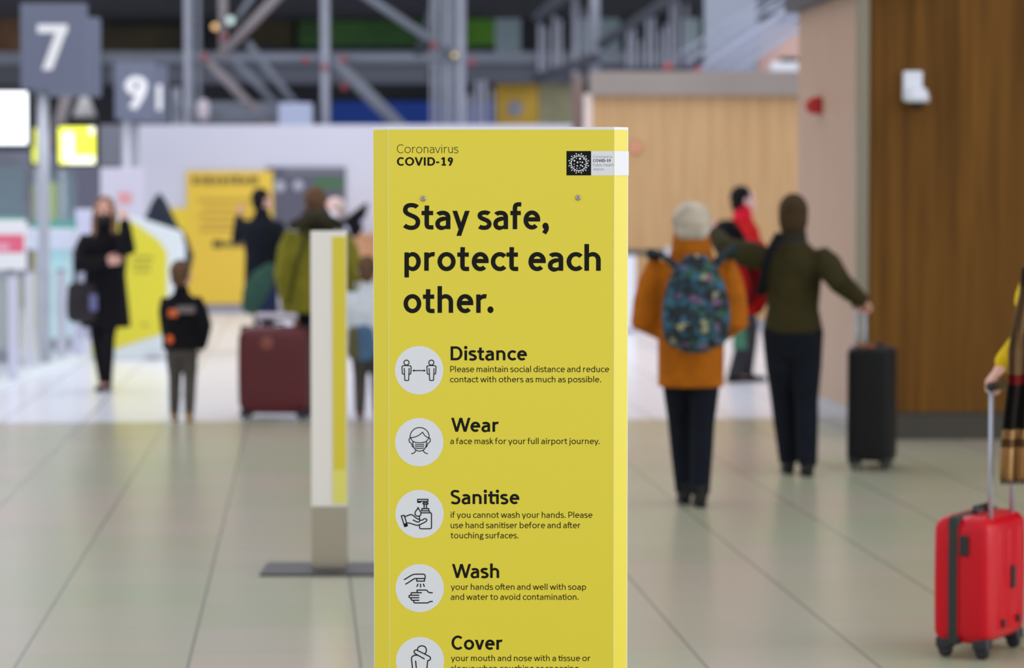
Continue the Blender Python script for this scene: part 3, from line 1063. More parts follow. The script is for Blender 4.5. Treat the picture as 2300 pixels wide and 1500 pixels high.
YS = 47
fr = thing('steel_frame', 'grey tubular steel frame with diagonal braces behind partition', 'steel frame', (P(700, 300, YS).x, YS, 0))
for x, w, m_ in ((424, 20, TUBE), (447, 11, TUBE_D), (731, 21, TUBE), (1034, 15, TUBE), (1012, 9, TUBE_D), (1000, 7, TUBE), (990, 7, TUBE_D), (980, 7, TUBE), (969, 5, TUBE), (1006, 5, TUBE), (1021, 6, TUBE), (1043, 5, TUBE)):
    top = P(x, -150, YS).z
    xw = P(x, 300, YS).x
    o = fr.location
    M().tube([(xw - o.x, 0, 0), (xw - o.x, 0, top)], w / 2 / (FPX / YS), 12).obj('upright', m_, fr)
for x0, y0, x1, y1, w, m_ in ((640, -25, 492, 128, 22, TUBE_B), (452, 122, 606, 282, 20, TUBE_B), (520, 128, 622, 236, 17, TUBE_D), (556, 96, 664, 236, 18, TUBE_D),
                              (760, -50, 1016, 122, 18, TUBE_D), (752, 138, 905, 290, 30, TUBE_D), (500, -40, 502, 130, 20, TUBE_B), (575, -20, 520, 60, 13, TUBE_D), (156, 196, 114, 350, 28, TUBE_B)):
    px_bar(x0, y0, x1, y1, YS, w, 'brace', m_, fr)
px_bar(420, 133, 740, 131, YS, 18, 'ledger', TUBE_D, fr)
px_bar(430, 262, 640, 258, YS, 22, 'ledger', TUBE_D, fr)
px_bar(740, 133, 1035, 131, YS, 14, 'ledger', TUBE_D, fr)
for x, y in ((459, 128), (686, 136), (729, 152), (770, 134), (974, 103), (1060, 140), (503, 84), (773, 195)):
    c = P(x, y, YS - .08) - Vector(fr.location)
    M().ell(c, (.055, .045, .055), seg=14, rings=8).obj('coupler', RED, fr)
# lamps on the frame
def lamp(px, py, d, r, color, strength, label):
    t = thing('spot_lamp', label, 'lamp', P(px, py, d))
    M().lathe([(r * .9, .02), (r, .06), (r * .8, .18), (r * .4, .22)], (0, 0, 0), (0, 1, 0), 16).obj('lamp_housing', BLK, t)
    M().ell((0, .02, 0), (r * .85, .025, r * .85), seg=16, rings=8).obj('lens', mat(label[:20], color, .3, emit=strength), t)


a, b = P(628, 300, YS - .5), P(702, 232, YS - .5)
wbx = thing('white_unit', 'pale white plant unit topping the partition between frame diagonals', 'unit', ((a.x + b.x) / 2, YS - .5, 0))
M().box2((-(b.x - a.x) / 2, -.2, 0), ((b.x - a.x) / 2, .2, b.z)).obj('casing', mat('unit_white', rgb(172, 182, 206, KF), .5), wbx, bevel=.03)
c = P(457, 245, YS - .25)
wl_ = thing('beacon', 'small white beacon lamp clamped low on the steel frame', 'lamp', c)
M().lathe([(.07, -.18), (.1, -.12), (.1, .08), (.05, .16)], (0, 0, 0), (0, 0, 1), 18).obj('lens', mat('beacon_white', rgb(196, 186, 194, KF), .4), wl_)
M().box((0, .12, 0), (.05, .14, .05)).obj('clamp', TUBE_D, wl_)
c = P(190, 245, 44)
ps_ = thing('pendant_lamp', 'pale cone pendant lamp below the number seven sign', 'lamp', c)
M().lathe([(.05, .2), (.08, .16), (.19, -.12), (.17, -.12)], (0, 0, 0), (0, 0, 1), 24).obj('lamp_shade', mat('shade_pale', rgb(170, 168, 166, KF), .5), ps_)
M().tube([(0, 0, .18), (0, 0, 9)], .01, 8).obj('cord', BLK, ps_)
lamp(483, 60, YS - .2, .065, (1.0, .62, .25, 1), .55, 'small amber lamp on the steel frame')
lamp(1021, 124, YS - .25, .05, (1.0, .75, .3, 1), .35, 'tiny amber lamp on the clustered uprights')  # a yellow coupler, built like a lamp with an added glow
lamp(517, 46, YS - .2, .08, (.6, .8, .72, 1), .5, 'small pale green lamp on the steel frame')

# horizontal walkway beam
def beam(name, label, x0, y0, x1, y1, d, depth, material, cat='beam'):
    a, b = P(x0, y1, d), P(x1, y0, d)
    r = thing(name, label, cat, ((a.x + b.x) / 2, d, a.z))
    hw, h = (b.x - a.x) / 2, b.z - a.z
    M().box2((-hw, 0, 0), (hw, depth, h * .62)).obj('web', material, r)
    M().box2((-hw, -.12, h * .62), (hw, depth, h)).obj('lit_flange', MATS['painted_steel'], r)  # paler steel puts the light on the beam's upper part into its colour
    return r


beam('walkway_beam', 'long grey walkway beam crossing behind the steel frame', 240, 117, 1560, 186, 54, .8, mat('beam_grey', rgb(84, 88, 98, 1.3), .6))
beam('lower_beam', 'grey beam just above the partition at left', 395, 229, 640, 276, 52, .5, mat('beam_grey_pale', rgb(116, 120, 130, 1.3), .6))
beam('left_beam', 'dark grey beam behind the gate number signs', -60, 118, 250, 190, 55, .5, mat('beam_dark', rgb(74, 76, 82, 1.3), .6))

# upper level panels on the back facade
UY = YB - .215


def wall_panel(name, label, cat, x0, y0, x1, y1, material, y=None, th=.21, group=None):
    y = y or UY
    a, b = P(x0, y1, y), P(x1, y0, y)
    return tag(M().box2((a.x, y, a.z), (b.x, y + th, b.z)).obj(name, material), label, cat, group)


GRN = mat('screen_green', rgb(84, 140, 34, 1.5), .5, noise=.3, nscale=1.2)
GRN2 = mat('screen_dim_green', rgb(52, 92, 40, 1.3), .5, noise=.5, nscale=.9)
OLV = mat('olive_glazing', rgb(60, 52, 28, 1.3), .5, noise=.5, nscale=.8)
PGL = mat('pale_glazing', rgb(160, 180, 182, 1.4), .25)
wall_panel('green_screen', 'bright green advertising screen right of the steel uprights', 'screen', 1042, 44, 1112, 103, GRN)
wall_panel('green_screen', 'dim green advertising screen left of the steel uprights', 'screen', 670, 46, 965, 104, GRN2)
wall_panel('olive_glazing', 'dark olive glazed opening at upper left above sign nine', 'glazing', 228, 58, 418, 122, OLV)
wall_panel('olive_glazing', 'dark olive glazed opening between the frame diagonals', 'glazing', 480, 44, 656, 104, OLV)
wall_panel('brown_panel', 'dim brown lit panel left of the number seven sign', 'panel', -30, 40, 48, 120, mat('brown_panel', rgb(104, 74, 44, 1.3), .5, noise=.5, nscale=1.5))
wall_panel('navy_fascia', 'dark navy fascia strip under the green screens', 'fascia', 660, 106, 1110, 124, mat('navy', rgb(32, 38, 56, 1.3), .6))
wall_panel('pale_window', 'pale lit window right of the bright green screen', 'window', 1112, 42, 1170, 128, PGL)
wall_panel('pale_window', 'pale lit window behind the sloping dark beam', 'window', 1292, 42, 1392, 126, PGL)
wall_panel('pale_window', 'pale lit window beside the stair', 'window', 1532, 40, 1572, 128, mat('bright_glazing', rgb(186, 208, 214, 1.45), .25))
wall_panel('pale_window', 'small pale window nearest the stair rails', 'window', 1588, 42, 1624, 84, PGL)
wall_panel('blue_banner', 'long bright blue banner above the partition', 'banner', 744, 228, 1118, 282, mat('banner_blue', rgb(28, 78, 180, 1.4), .5))
a, b = P(1114, 290, 54.4), P(1210, 185, 54.4)
r = thing('yellow_banner', 'yellow hanging banner with pale round emblem above partition', 'banner', ((a.x + b.x) / 2, 54.4, a.z))
M().box2((-(b.x - a.x) / 2, 0, 0), ((b.x - a.x) / 2, .03, b.z - a.z)).obj('cloth', mat('banner_yellow', rgb(186, 150, 50, 1.4), .6, noise=.15, nscale=2), r)
c = P(1157, 244, 54.4) - r.location
M().lathe([(.15, 0), (.15, .01)], (c.x, -.005, c.z), (0, -1, 0)).obj('emblem', mat('emblem_grey', rgb(150, 148, 160, 1.3), .6), r)
wall_panel('pale_banner', 'faded pale yellow banner beside the yellow one', 'banner', 1212, 185, 1284, 290, mat('banner_pale', rgb(150, 146, 112, 1.3), .6, noise=.2, nscale=2), 54.4, .03)

# pale vertical fins and balusters of the upper walkway
def fin(px, y0, y1, w, d, label, m_=None):
    a, b = P(px - w / 2, y1, d), P(px + w / 2, y0, d)
    return tag(M().box2((a.x, d, 0 if y1 > 280 else a.z), (b.x, d + .1, b.z)).obj('glass_fin', m_ or TUBE), label, 'fin', 'glass fins of the upper walkway')


FINL = 'pale upright glass fin of the upper walkway'
for x, y0, y1, w in ((396, 196, 285, 20), (1071, 182, 285, 9), (1087, 180, 285, 12), (1058, 210, 285, 5), (1213, 52, 160, 9), (1226, 60, 160, 7), (1246, 36, 150, 10), (1259, 44, 150, 8), (1292, -20, 285, 14), (1312, 20, 150, 6), (1324, 40, 150, 7), (1412, 60, 150, 9), (1424, 52, 150, 8), (1439, 90, 150, 6), (1455, 30, 150, 9), (1468, 40, 150, 8), (1484, 70, 150, 6), (1496, 55, 150, 8), (1508, -10, 150, 8), (1521, -20, 150, 9), (1542, 10, 150, 6), (1106, 200, 285, 6), (1049, 215, 285, 5)):
    fin(x, y0, y1, w, 53.78, FINL, TUBE)
tag(M().tube([P(1336, 165, 49), P(1336, -120, 49)], .085, 12).obj('steel_column', TUBE), 'slim pale column rising over the grey header band', 'column')
# long sloping members
def slope(name, label, x0, y0, x1, y1, d, w, material, cat):
    t = thing(name, label, cat, P(x0, y0, d))
    o = Vector(t.location)
    bar(M(), Vector((0, 0, 0)), P(x1, y1, d) - o, w / 2 / (FPX / d)).obj('member', material, t)
    return t


SB = mat('slope_dark', rgb(62, 66, 74, 1.2), .6)
slope('sloping_beam', 'dark sloping beam running up from the timber wall header', 1345, 104, 1560, -40, 48.5, 22, SB, 'beam')
slope('sloping_beam', 'lower dark sloping beam left of the timber wall header', 1196, 178, 1345, 128, 48.5, 22, SB, 'beam')
slope('sloping_beam', 'dark sloping beam behind the clustered uprights', 960, 176, 1012, 132, 48.5, 20, SB, 'beam')
slope('sloping_beam', 'dark sloping beam falling from the soffit beside the clustered uprights', 938, 130, 985, -20, 50, 22, SB, 'beam')
slope('sloping_beam', 'dark sloping beam at the soffit by the pale fins', 1200, 46, 1290, -30, 52, 28, SB, 'beam')
st = thing('stair', 'pale steel stair with sloping rails above the timber wall', 'stair', P(1560, 165, 45))
for i, (x0, y0, x1, y1, w) in enumerate(((1560, 165, 1800, 0, 18), (1600, 165, 1815, 22, 12), (1545, 140, 1790, -25, 10), (1640, 165, 1830, 40, 14), (1575, 165, 1806, 8, 6), (1588, 165, 1812, 14, 5), (1618, 165, 1822, 30, 5), (1530, 120, 1770, -30, 7), (1600, 60, 1790, 6, 7), (1600, 80, 1790, 30, 6))):
    o = Vector(st.location)
    bar(M(), P(x0, y0, 45) - o, P(x1, y1, 45) - o, w / 2 / (FPX / 45)).obj('rail' if i else 'stringer', mat('stair_pale', rgb(158, 164, 180, 1.4), .4), st)
wall_panel('stair_glass', 'grey green glass panel beside the stair', 'glass panel', 1580, -20, 1700, 700, mat('grey_glass', rgb(150, 158, 170, 1.35), .3), 46, .05)
wall_panel('orange_panel', 'salmon coloured panel at the head of the stair', 'panel', 1700, 52, 1800, 680, mat('salmon', rgb(205, 170, 156, 1.4), .6, noise=.1, nscale=3), 46.5, .08)
a = P(1732, 160, 37.6); b = P(1792, 138, 37.6)
r = thing('white_box', 'white equipment box on top of the grey header band', 'box', ((a.x + b.x) / 2, 37.5, z_head))
M().box2((-(b.x - a.x) / 2, 0, 0), ((b.x - a.x) / 2, .3, b.z - a.z)).obj('casing', WHT, r, bevel=.01)
M().box2((-.05, .0, b.z - a.z), (.17, .3, b.z - a.z + .06)).obj('dark_lid', BLK, r)
M().ell(P(1568, 157, 44.8) - Vector(st.location), (.06, .06, .06), seg=14, rings=8).obj('red_lamp', RED, st)
for x, y, d, l in ((1500, 151, 37.7, 'small red lamp head near the foot of the stair'),):
    tag(M().ell(P(x, y, d), (.06, .06, .06), seg=14, rings=8).obj('red_lamp', RED), l, 'lamp')

# camera on the right timber wall
c = P(2050, 206, YR)
r = thing('security_camera', 'white wall camera with black dome on right timber wall', 'camera', (c.x, YR, c.z))
k_ = 1 / (FPX / YR)
M().box((-3 * k_, -.05, 12 * k_), (42 * k_, .1, 66 * k_)).obj('bracket', WHT, r, bevel=.01)
M().lathe([(.02, .07), (20 * k_, .055), (27 * k_, .0), (27 * k_, -.04)], (5 * k_, -.12, -12 * k_), (0, 0, 1), 24).obj('dome_housing', WHT, r)
M().ell((5 * k_, -.12, -12 * k_ - .045), (15 * k_, 15 * k_, 14 * k_)).obj('dome', BLK, r)
# red alarm point on the pale return
tq = (1845 - 1936) / (1792 - 1936)
for px, py, name, label in ((1843, 237, 'alarm_sounder', 'red alarm sounder on the pale return wall'),):
    s_ = .0
    for it in range(60):
        q = Vector((pc.x, YR, 0)) + dv_ * s_
        if 1150 + FPX * q.x / q.y <= px:
            break
        s_ += .05
    z = P(px, py, q.y).z
    t = thing(name, label, 'alarm', (q.x, q.y, z), AX)
    M().box((-.035, 0, 0), (.07, .16, .13)).obj('backplate', mat('alarm_red', rgb(170, 20, 22, 1.2), .4), t, bevel=.012)
    M().lathe([(.055, 0), (.055, .03), (.035, .05)], (-.06, 0, 0), (-1, 0, 0), 20).obj('sounder', MATS['alarm_red'], t)
c = P(1428, 332, YW)
t = thing('call_point', 'small faded red call point on the tan timber wall', 'alarm', (c.x, YW, c.z))
M().box((0, -.02, 0), (.13, .04, .13)).obj('casing', mat('faded_red', rgb(190, 112, 86, 1.1), .5), t, bevel=.01)
M().box((0, -.043, 0), (.07, .006, .07)).obj('button_plate', mat('faded_pink', rgb(225, 160, 130, 1.2), .5), t)

# queue barrier and pale cabinet by the tan wall
yb = 33
pL, pR = P(1350, 568, yb), P(1500, 568, yb)
r = thing('queue_barrier', 'dark belt queue barrier in front of the tan wall', 'barrier', ((pL.x + pR.x) / 2, yb, 0))
M().box2((pL.x - r.location.x, -.01, pL.z - .03), (pR.x - r.location.x, .01, pL.z + .04)).obj('belt', mat('belt_grey', rgb(70, 76, 74), .7), r)
for p in (pL, pR):
    M().lathe([(.17, 0), (.17, .015), (.035, .03), (.032, pL.z + .06), (.02, pL.z + .07)], (p.x - r.location.x, 0, 0), (0, 0, 1)).obj('post', METAL, r)
a, b = P(1395, 742, 36.4), P(1428, 575, 36.4)
r = thing('pale_cabinet', 'narrow pale grey cabinet at the foot of the tan wall', 'cabinet', ((a.x + b.x) / 2, 36.4, 0))
M().box2((-(b.x - a.x) / 2, 0, .05), ((b.x - a.x) / 2, .5, b.z)).obj('body', WHT, r, bevel=.01)
M().box2((-(b.x - a.x) / 2 + .02, .02, 0), ((b.x - a.x) / 2 - .02, .5, .05)).obj('plinth', GREY, r)

# ------------------------------------------------------------------ check-in side on the left
SIGNG = mat('gate_sign_grey', rgb(92, 98, 116, KF), .5)
SIGNW = mat('gate_number_white', rgb(222, 226, 240, KF), .5)


def gate_sign(x0, y0, x1, y1, d, num, label, digit=None, pole=None):
    a, b = P(x0, y1, d), P(x1, y0, d)
    r = thing('gate_sign', label, 'sign', ((a.x + b.x) / 2, d, 0))
    hw = (b.x - a.x) / 2
    M().box2((-hw, 0, a.z), (hw, .16, b.z)).obj('sign_box', SIGNG, r, bevel=.01)
    if num:
        for (txt, weight, dx0, dx1, top, bot) in num:
            pol = layout(txt, weight)
            u0, u1 = min(p[0] for q in pol for p in q), max(p[0] for q in pol for p in q)
            v0, v1 = min(p[1] for q in pol for p in q), max(p[1] for q in pol for p in q)
            mm = M()
            for q in pol:
                vs = []
                for p in q:
                    w_ = P(dx0 + (p[0] - u0) / (u1 - u0) * (dx1 - dx0), bot + (p[1] - v0) / (v1 - v0) * (top - bot), d)
                    vs.append((w_.x - r.location.x, -.004 - .0004 * (q.layer % 5), w_.z))
                mm.add(vs, [tuple(range(len(vs)))])
            mm.obj('number', SIGNW, r, fix=False)
    px, pr = pole
    q = P(px, 300, d)
    M().tube([(q.x - r.location.x, .08, 0), (q.x - r.location.x, .08, a.z + .02)], pr / (FPX / d), 14).obj('pole', METAL, r)
    return r


gate_sign(47, 8, 192, 205, 29.3, [('7', 'black', 84, 152, 55, 157)], 'large grey square sign with white number 7 on pole', pole=(94, 13))
gate_sign(80, 40, 222, 216, 31.4, None, 'grey square sign half hidden behind the number 7 sign', pole=(98, 8))
gate_sign(258, 140, 348, 268, 38.5, [('9', 'black', 281, 331, 171, 246)], 'grey square sign with white number 9 on pole', pole=(283, 11))
gate_sign(275, 146, 375, 276, 41.3, [('I', 'black', 342, 364, 190, 248)], 'grey sign behind number 9 showing one white stroke', pole=(300, 10))


def monitor(x0, y0, x1, y1, d, label, cat, screen_m, extra=(), stand=None):
    a, b = P(x0, y1, d), P(x1, y0, d)
    r = thing('monitor', label, cat, ((a.x + b.x) / 2, d, a.z))
    hw, h = (b.x - a.x) / 2, b.z - a.z
    M().box2((-hw - .03, .01, -.03), (hw + .05, .09, h + .03)).obj('casing', BLK, r, bevel=.008)
    M().box2((-hw, 0, 0), (hw, .012, h)).obj('screen', screen_m, r)
    for i, (u0, v0, u1, v1, mm) in enumerate(extra):
        M().box2((-hw + u0 * 2 * hw, -.004 - i * .001, v0 * h), (-hw + u1 * 2 * hw, .002, v1 * h)).obj('screen_graphic', mm, r)
    if stand is not None:
        M().tube([(stand, .06, -a.z), (stand, .06, .05)], .035, 12).obj('stand_pole', METAL, r)
    return r


SCR_W = mat('screen_white_glow', (.93, .97, 1.0, 1), .4, emit=1.35)
SCR_Y = mat('screen_yellow_glow', (.86, .9, .06, 1), .4, emit=.95)
SCR_YL = mat('screen_cream_glow', (1.0, 1.0, .72, 1), .4, emit=1.1)
SCR_Y2 = mat('screen_olive_glow', (.62, .66, .06, 1), .4, emit=.75)
monitor(-70, 206, 61, 324, 28.2, 'bright white check-in screen at the left edge', 'screen', SCR_W, stand=-.1)
monitor(132, 285, 213, 368, 33, 'bright yellow screen with white block under sign seven', 'screen', SCR_Y, [(.12, .04, .42, .86, SCR_YL), (.3, 0, 1, .22, SCR_YL), (.84, .8, 1, 1, SCR_YL)], stand=-.17)
monitor(72, 288, 94, 366, 33.4, 'narrow yellow screen behind the sign seven pole', 'screen', SCR_Y2, stand=0)

# counters
DESKW = mat('counter_white', rgb(196, 202, 220, KF), .4)
CYAN = mat('counter_cyan', rgb(176, 218, 232, KF), .4)
GLS = bpy.data.materials.new('teal_glass')
GLS.use_nodes = True
_b = GLS.node_tree.nodes['Principled BSDF']
_b.inputs['Base Color'].default_value = rgb(120, 150, 155, 1)
_b.inputs['Roughness'].default_value = .08
_b.inputs['Alpha'].default_value = .3


GLS2 = GLS.copy()
GLS2.name = 'clear_glass'
GLS2.node_tree.nodes['Principled BSDF'].inputs['Alpha'].default_value = .16
GLS2.node_tree.nodes['Principled BSDF'].inputs['Base Color'].default_value = rgb(190, 200, 206, 1)


def counter(x0, x1, ytop, ymid, d, foot_y, label, front=None):
    a, b = P(x0, ymid, d), P(x1, ytop, d)
    r = thing('check_in_counter', label, 'counter', ((a.x + b.x) / 2, d, 0))
    hw = (b.x - a.x) / 2
    M().box2((-hw, -.1, a.z), (hw, .7, b.z)).obj('worktop', DESKW, r, bevel=.02)
    M().box2((-hw * .62, .05, .14), (hw * .62, .6, a.z)).obj('front_panel', front or CYAN, r)
    M().box2((-hw * .55, .1, 0), (hw * .55, .6, .14)).obj('plinth', mat('plinth_dark', rgb(100, 106, 116, 1.2), .5), r)
    M().box2((-hw, .3, b.z), (hw, .32, b.z + .62)).obj('glass_screen', GLS, r)
    M().box2((-hw, .28, b.z), (hw, .34, b.z + .1)).obj('screen_rail', mat('rail_green', rgb(96, 158, 146, 1.2), .4), r)
    return r


counter(64, 162, 514, 560, 32, 800, 'white check-in counter with cyan front and glass screen')
counter(-75, 45, 508, 556, 29.5, 800, 'check-in counter behind the red and white notice', mat('counter_grey', rgb(134, 144, 146, KF), .4))
for x0, y0, x1, y1, d, m_, l in ((72, 412, 92, 488, 36, 'olive', 'olive banner standing behind the counter glass'), (99, 410, 128, 486, 36.5, 'lime', 'lime banner standing behind the counter glass')):
    a, b = P(x0, y1, d), P(x1, y0, d)
    r = thing('pull_up_banner', l, 'banner', ((a.x + b.x) / 2, d, 0))
    hw = (b.x - a.x) / 2
    M().box2((-hw, 0, .08), (hw, .02, b.z)).obj('cloth', mat('banner_' + m_, rgb(150, 138, 50, 1.3) if m_ == 'olive' else rgb(176, 190, 80, 1.3), .6), r)
    M().box2((-hw - .02, -.08, 0), (hw + .02, .1, .08)).obj('foot', METAL, r)

# red and white notice on its post, in front of the counters
d = 27.5
a, b = P(-75, 606, d), P(58, 494, d)
r = thing('notice_stand', 'white notice with red band on a stand at left edge', 'notice', ((a.x + b.x) / 2, d, 0))
hw = (b.x - a.x) / 2
M().box2((-hw, 0, a.z), (hw, .04, b.z)).obj('board', mat('notice_white', rgb(214, 220, 236, KF), .45), r, bevel=.01)
z0, z1 = P(0, 567, d).z, P(0, 527, d).z
M().box2((-hw + .01, -.006, z0), (hw - .02, .002, z1)).obj('red_band', mat('band_red', rgb(216, 96, 122, 1.25), .5), r)
M().box2((-hw + .01, -.01, z0 + .02), (hw - .16, .0, z0 + .09)).obj('band_writing', mat('band_pale', rgb(230, 160, 180, 1.2), .5), r)
q = P(23, 600, d)
M().tube([(q.x - r.location.x, .03, 0), (q.x - r.location.x, .03, a.z)], .035, 12).obj('post', BLK, r)
M().box2((q.x - r.location.x - .2, -.15, 0), (q.x - r.location.x + .2, .2, .015)).obj('foot_plate', METAL, r)

# white balustrade posts along the check-in lane
RAILW = mat('balustrade_white', rgb(196, 196, 212, KF), .4)
BASEW = mat('plinth_white', rgb(206, 212, 226, KF), .4)
posts = [(28, 19, 612, 858), (66, 20, 606, 828), (95, 17, 602, 814), (137, 19, 604, 806), (176, 9, 690, 800), (166, 6, 716, 801), (191, 5, 700, 797)]
for i, (px, w, yt, yf) in enumerate(posts):
    d = depth_at(yf)
    q = P(px, yt, d)
    r = thing('lane_post', ['nearest white lane post below the red band notice', 'second white lane post from the notice stand', 'white lane post before the cyan counter front', 'white lane post right of the cyan counter front', 'thin white lane post under the dark handbag', 'thinnest white lane post beneath the handbag corner', 'thin white lane post farthest along the lane'][i], 'post', (q.x, d, 0), 0, 'white lane posts')
    hw = w / 2 / (FPX / d)
    M().box2((-hw, -.04, .025), (hw, .04, q.z - .03)).obj('upright', RAILW, r, bevel=.006)
    M().box2((-hw, -.05, q.z - .03), (hw, .05, q.z)).obj('cap', mat('cap_grey', rgb(150, 150, 160, 1.2), .4), r)
pa_, pb_ = F(0, 868), F(192, 804)
dirv = (pb_ - pa_).normalized()
nrm = Vector((dirv.y, -dirv.x, 0))
pk = [pa_ - dirv * 1.0 - nrm * .26, pb_ - nrm * .26, pb_ + nrm * .1, pa_ - dirv * 1.0 + nrm * .1]
tag(M().prism([(p.x, p.y, 0) for p in pk], (0, 0, .025)).obj('lane_kerb', BASEW), 'low white kerb strip carrying the lane posts', 'kerb')
gp = [pa_ + Vector((.14, .1, 0)) - nrm * .2, pb_ - nrm * .2]
tag(M().prism([(gp[0].x, gp[0].y, .025), (gp[1].x, gp[1].y, .025), (gp[1].x, gp[1].y, .95), (gp[0].x, gp[0].y, .95)], (0.012, .012, 0)).obj('lane_glass', GLS2), 'greenish glass panel behind the white lane posts', 'glass')

# white totem and pieces behind the woman's head
r, hw, h = panel_thing('white_totem', 'white standing panel with red mark behind blonde woman', 'sign', 228, 409, 320, 800, 34, .12, mat('totem_white', rgb(196, 192, 206, KF), .45), bevel=.01)
r.location.z = 0
inset(r, 'red_mark', 266, 432, 296, 458, 34, .006, mat('mark_red', rgb(214, 150, 150, 1.3), .5))
a, b = P(168, 800, 35), P(216, 470, 35)
r = thing('desk_terminal', 'pale kiosk terminal left of the blonde woman', 'kiosk', ((a.x + b.x) / 2, 35, 0))
hw = (b.x - a.x) / 2
M().box2((-hw * .7, .05, .05), (hw * .7, .4, b.z - .3)).obj('pedestal', mat('kiosk_grey', rgb(150, 154, 168, 1.3), .5), r)
M().box2((-hw, 0, b.z - .32), (hw, .12, b.z)).obj('head', mat('kiosk_pale', rgb(184, 184, 206, 1.35), .4), r, bevel=.02)
M().box2((-hw, -.05, 0), (hw, .5, .05)).obj('foot_plate', GREY, r)
a, b = P(168, 470, 40), P(262, 372, 40)
tag(M().box2((a.x, 40, 0), (b.x, 40.1, b.z)).obj('slate_screen', SLATE), 'slate grey screen wall behind the kiosk terminal', 'screen wall')
a, b = P(205, 372, 41), P(282, 280, 41)
tag(M().box2((a.x, 41, 0), (b.x, 41.2, b.z)).obj('grey_cabinet', mat('cabinet_grey', rgb(106, 108, 118, 1.3), .6)), 'tall grey cabinet standing between yellow screen and partition', 'cabinet')

# big yellow display board with cut corners and white surround
d = depth_at(806)
pw = [(205, 470), (300, 486), (405, 520), (414, 560), (410, 640), (404, 775), (376, 803), (205, 803)]
py_ = [(205, 497), (300, 499), (358, 541), (375, 566), (375, 746), (256, 784), (205, 798)]
o0 = Vector((P(320, 800, d).x, d, 0))
r = thing('display_board', 'large yellow display board with white surround and cut corners', 'sign', o0)
M().prism([P(x, y, d) - o0 for x, y in pw], (0, .14, 0)).obj('surround', mat('board_white', rgb(206, 214, 216, KF), .45), r)
M().prism([P(x, y, d) - o0 + Vector((0, -.012, 0)) for x, y in py_], (0, .01, 0)).obj('yellow_face', mat('board_yellow', rgb(208, 198, 50, KF), .5), r)
for x0, x1, y in ((300, 345, 575), (298, 340, 590), (302, 338, 605), (318, 334, 726)):
    a, b = P(x0, y + 6, d) - o0, P(x1, y, d) - o0
    M().box2((a.x, -.018, a.z), (b.x, -.012, b.z)).obj('text_line', mat('board_text', rgb(168, 160, 50, 1.2), .6), r)
for x in (345, 392):
    q = P(x, 800, d) - o0
    M().box2((q.x - .05, -.2, 0), (q.x + .05, .35, .03)).obj('foot', GREY, r)

# ------------------------------------------------------------------ white and yellow post with steel foot
d = depth_at(1284)
q = P(739, 1284, d)
r = thing('queue_post', 'square white post with yellow stripe on a steel foot', 'post', (q.x, d, 0))
k_ = 1 / (FPX / d)
hw = 39.5 * k_
zb, zt = P(739, 1138, d).z, P(739, 519, d).z
M().box2((-hw, 0, .012), (hw, .1, zb)).obj('steel_foot', mat('brushed_steel', rgb(168, 160, 142, 1.1), .28, metal=.85), r, bevel=.003)
M().box2((-hw, -.004, zb), (hw, .104, zt)).obj('sleeve', mat('post_white', rgb(206, 202, 192, 1.4), .4), r, bevel=.004)
a, b = P(748, 1130, d - .004), P(777, 531, d - .004)
M().box2((a.x - q.x, -.007, a.z), (b.x - q.x, -.003, b.z)).obj('stripe', mat('post_yellow', rgb(200, 184, 48, 1.3), .4), r)
a, b = P(748, 1130, d - .004), P(777, 1055, d - .004)
M().box2((a.x - q.x, -.0085, a.z), (b.x - q.x, -.007, b.z)).obj('stripe_sticker', mat('post_yellow_pale', rgb(200, 195, 92, 1.4), .4), r)
M().box((0, .05, .006), (300 * k_, .42, .012)).obj('base_plate', mat('plate_dark', rgb(62, 60, 62, 1.0), .5, metal=.2), r, bevel=.003)
# ------------------------------------------------------------------ people
def two_bone(a, c, l1, l2, pole):
    """middle joint of a two-bone limb from a to c, bent towards pole; returns (mid, reached end)"""
    a, c, pole = Vector(a), Vector(c), Vector(pole)
    v = c - a
    d = min(v.length, (l1 + l2) * .998)
    n = v.normalized()
    c = a + n * d
    x = (l1 * l1 - l2 * l2 + d * d) / (2 * d)
    h = math.sqrt(max(0, l1 * l1 - x * x))
    p = pole - n * pole.dot(n)
    p = p.normalized() if p.length > 1e-5 else n.orthogonal()
    return a + n * x + p * h, c


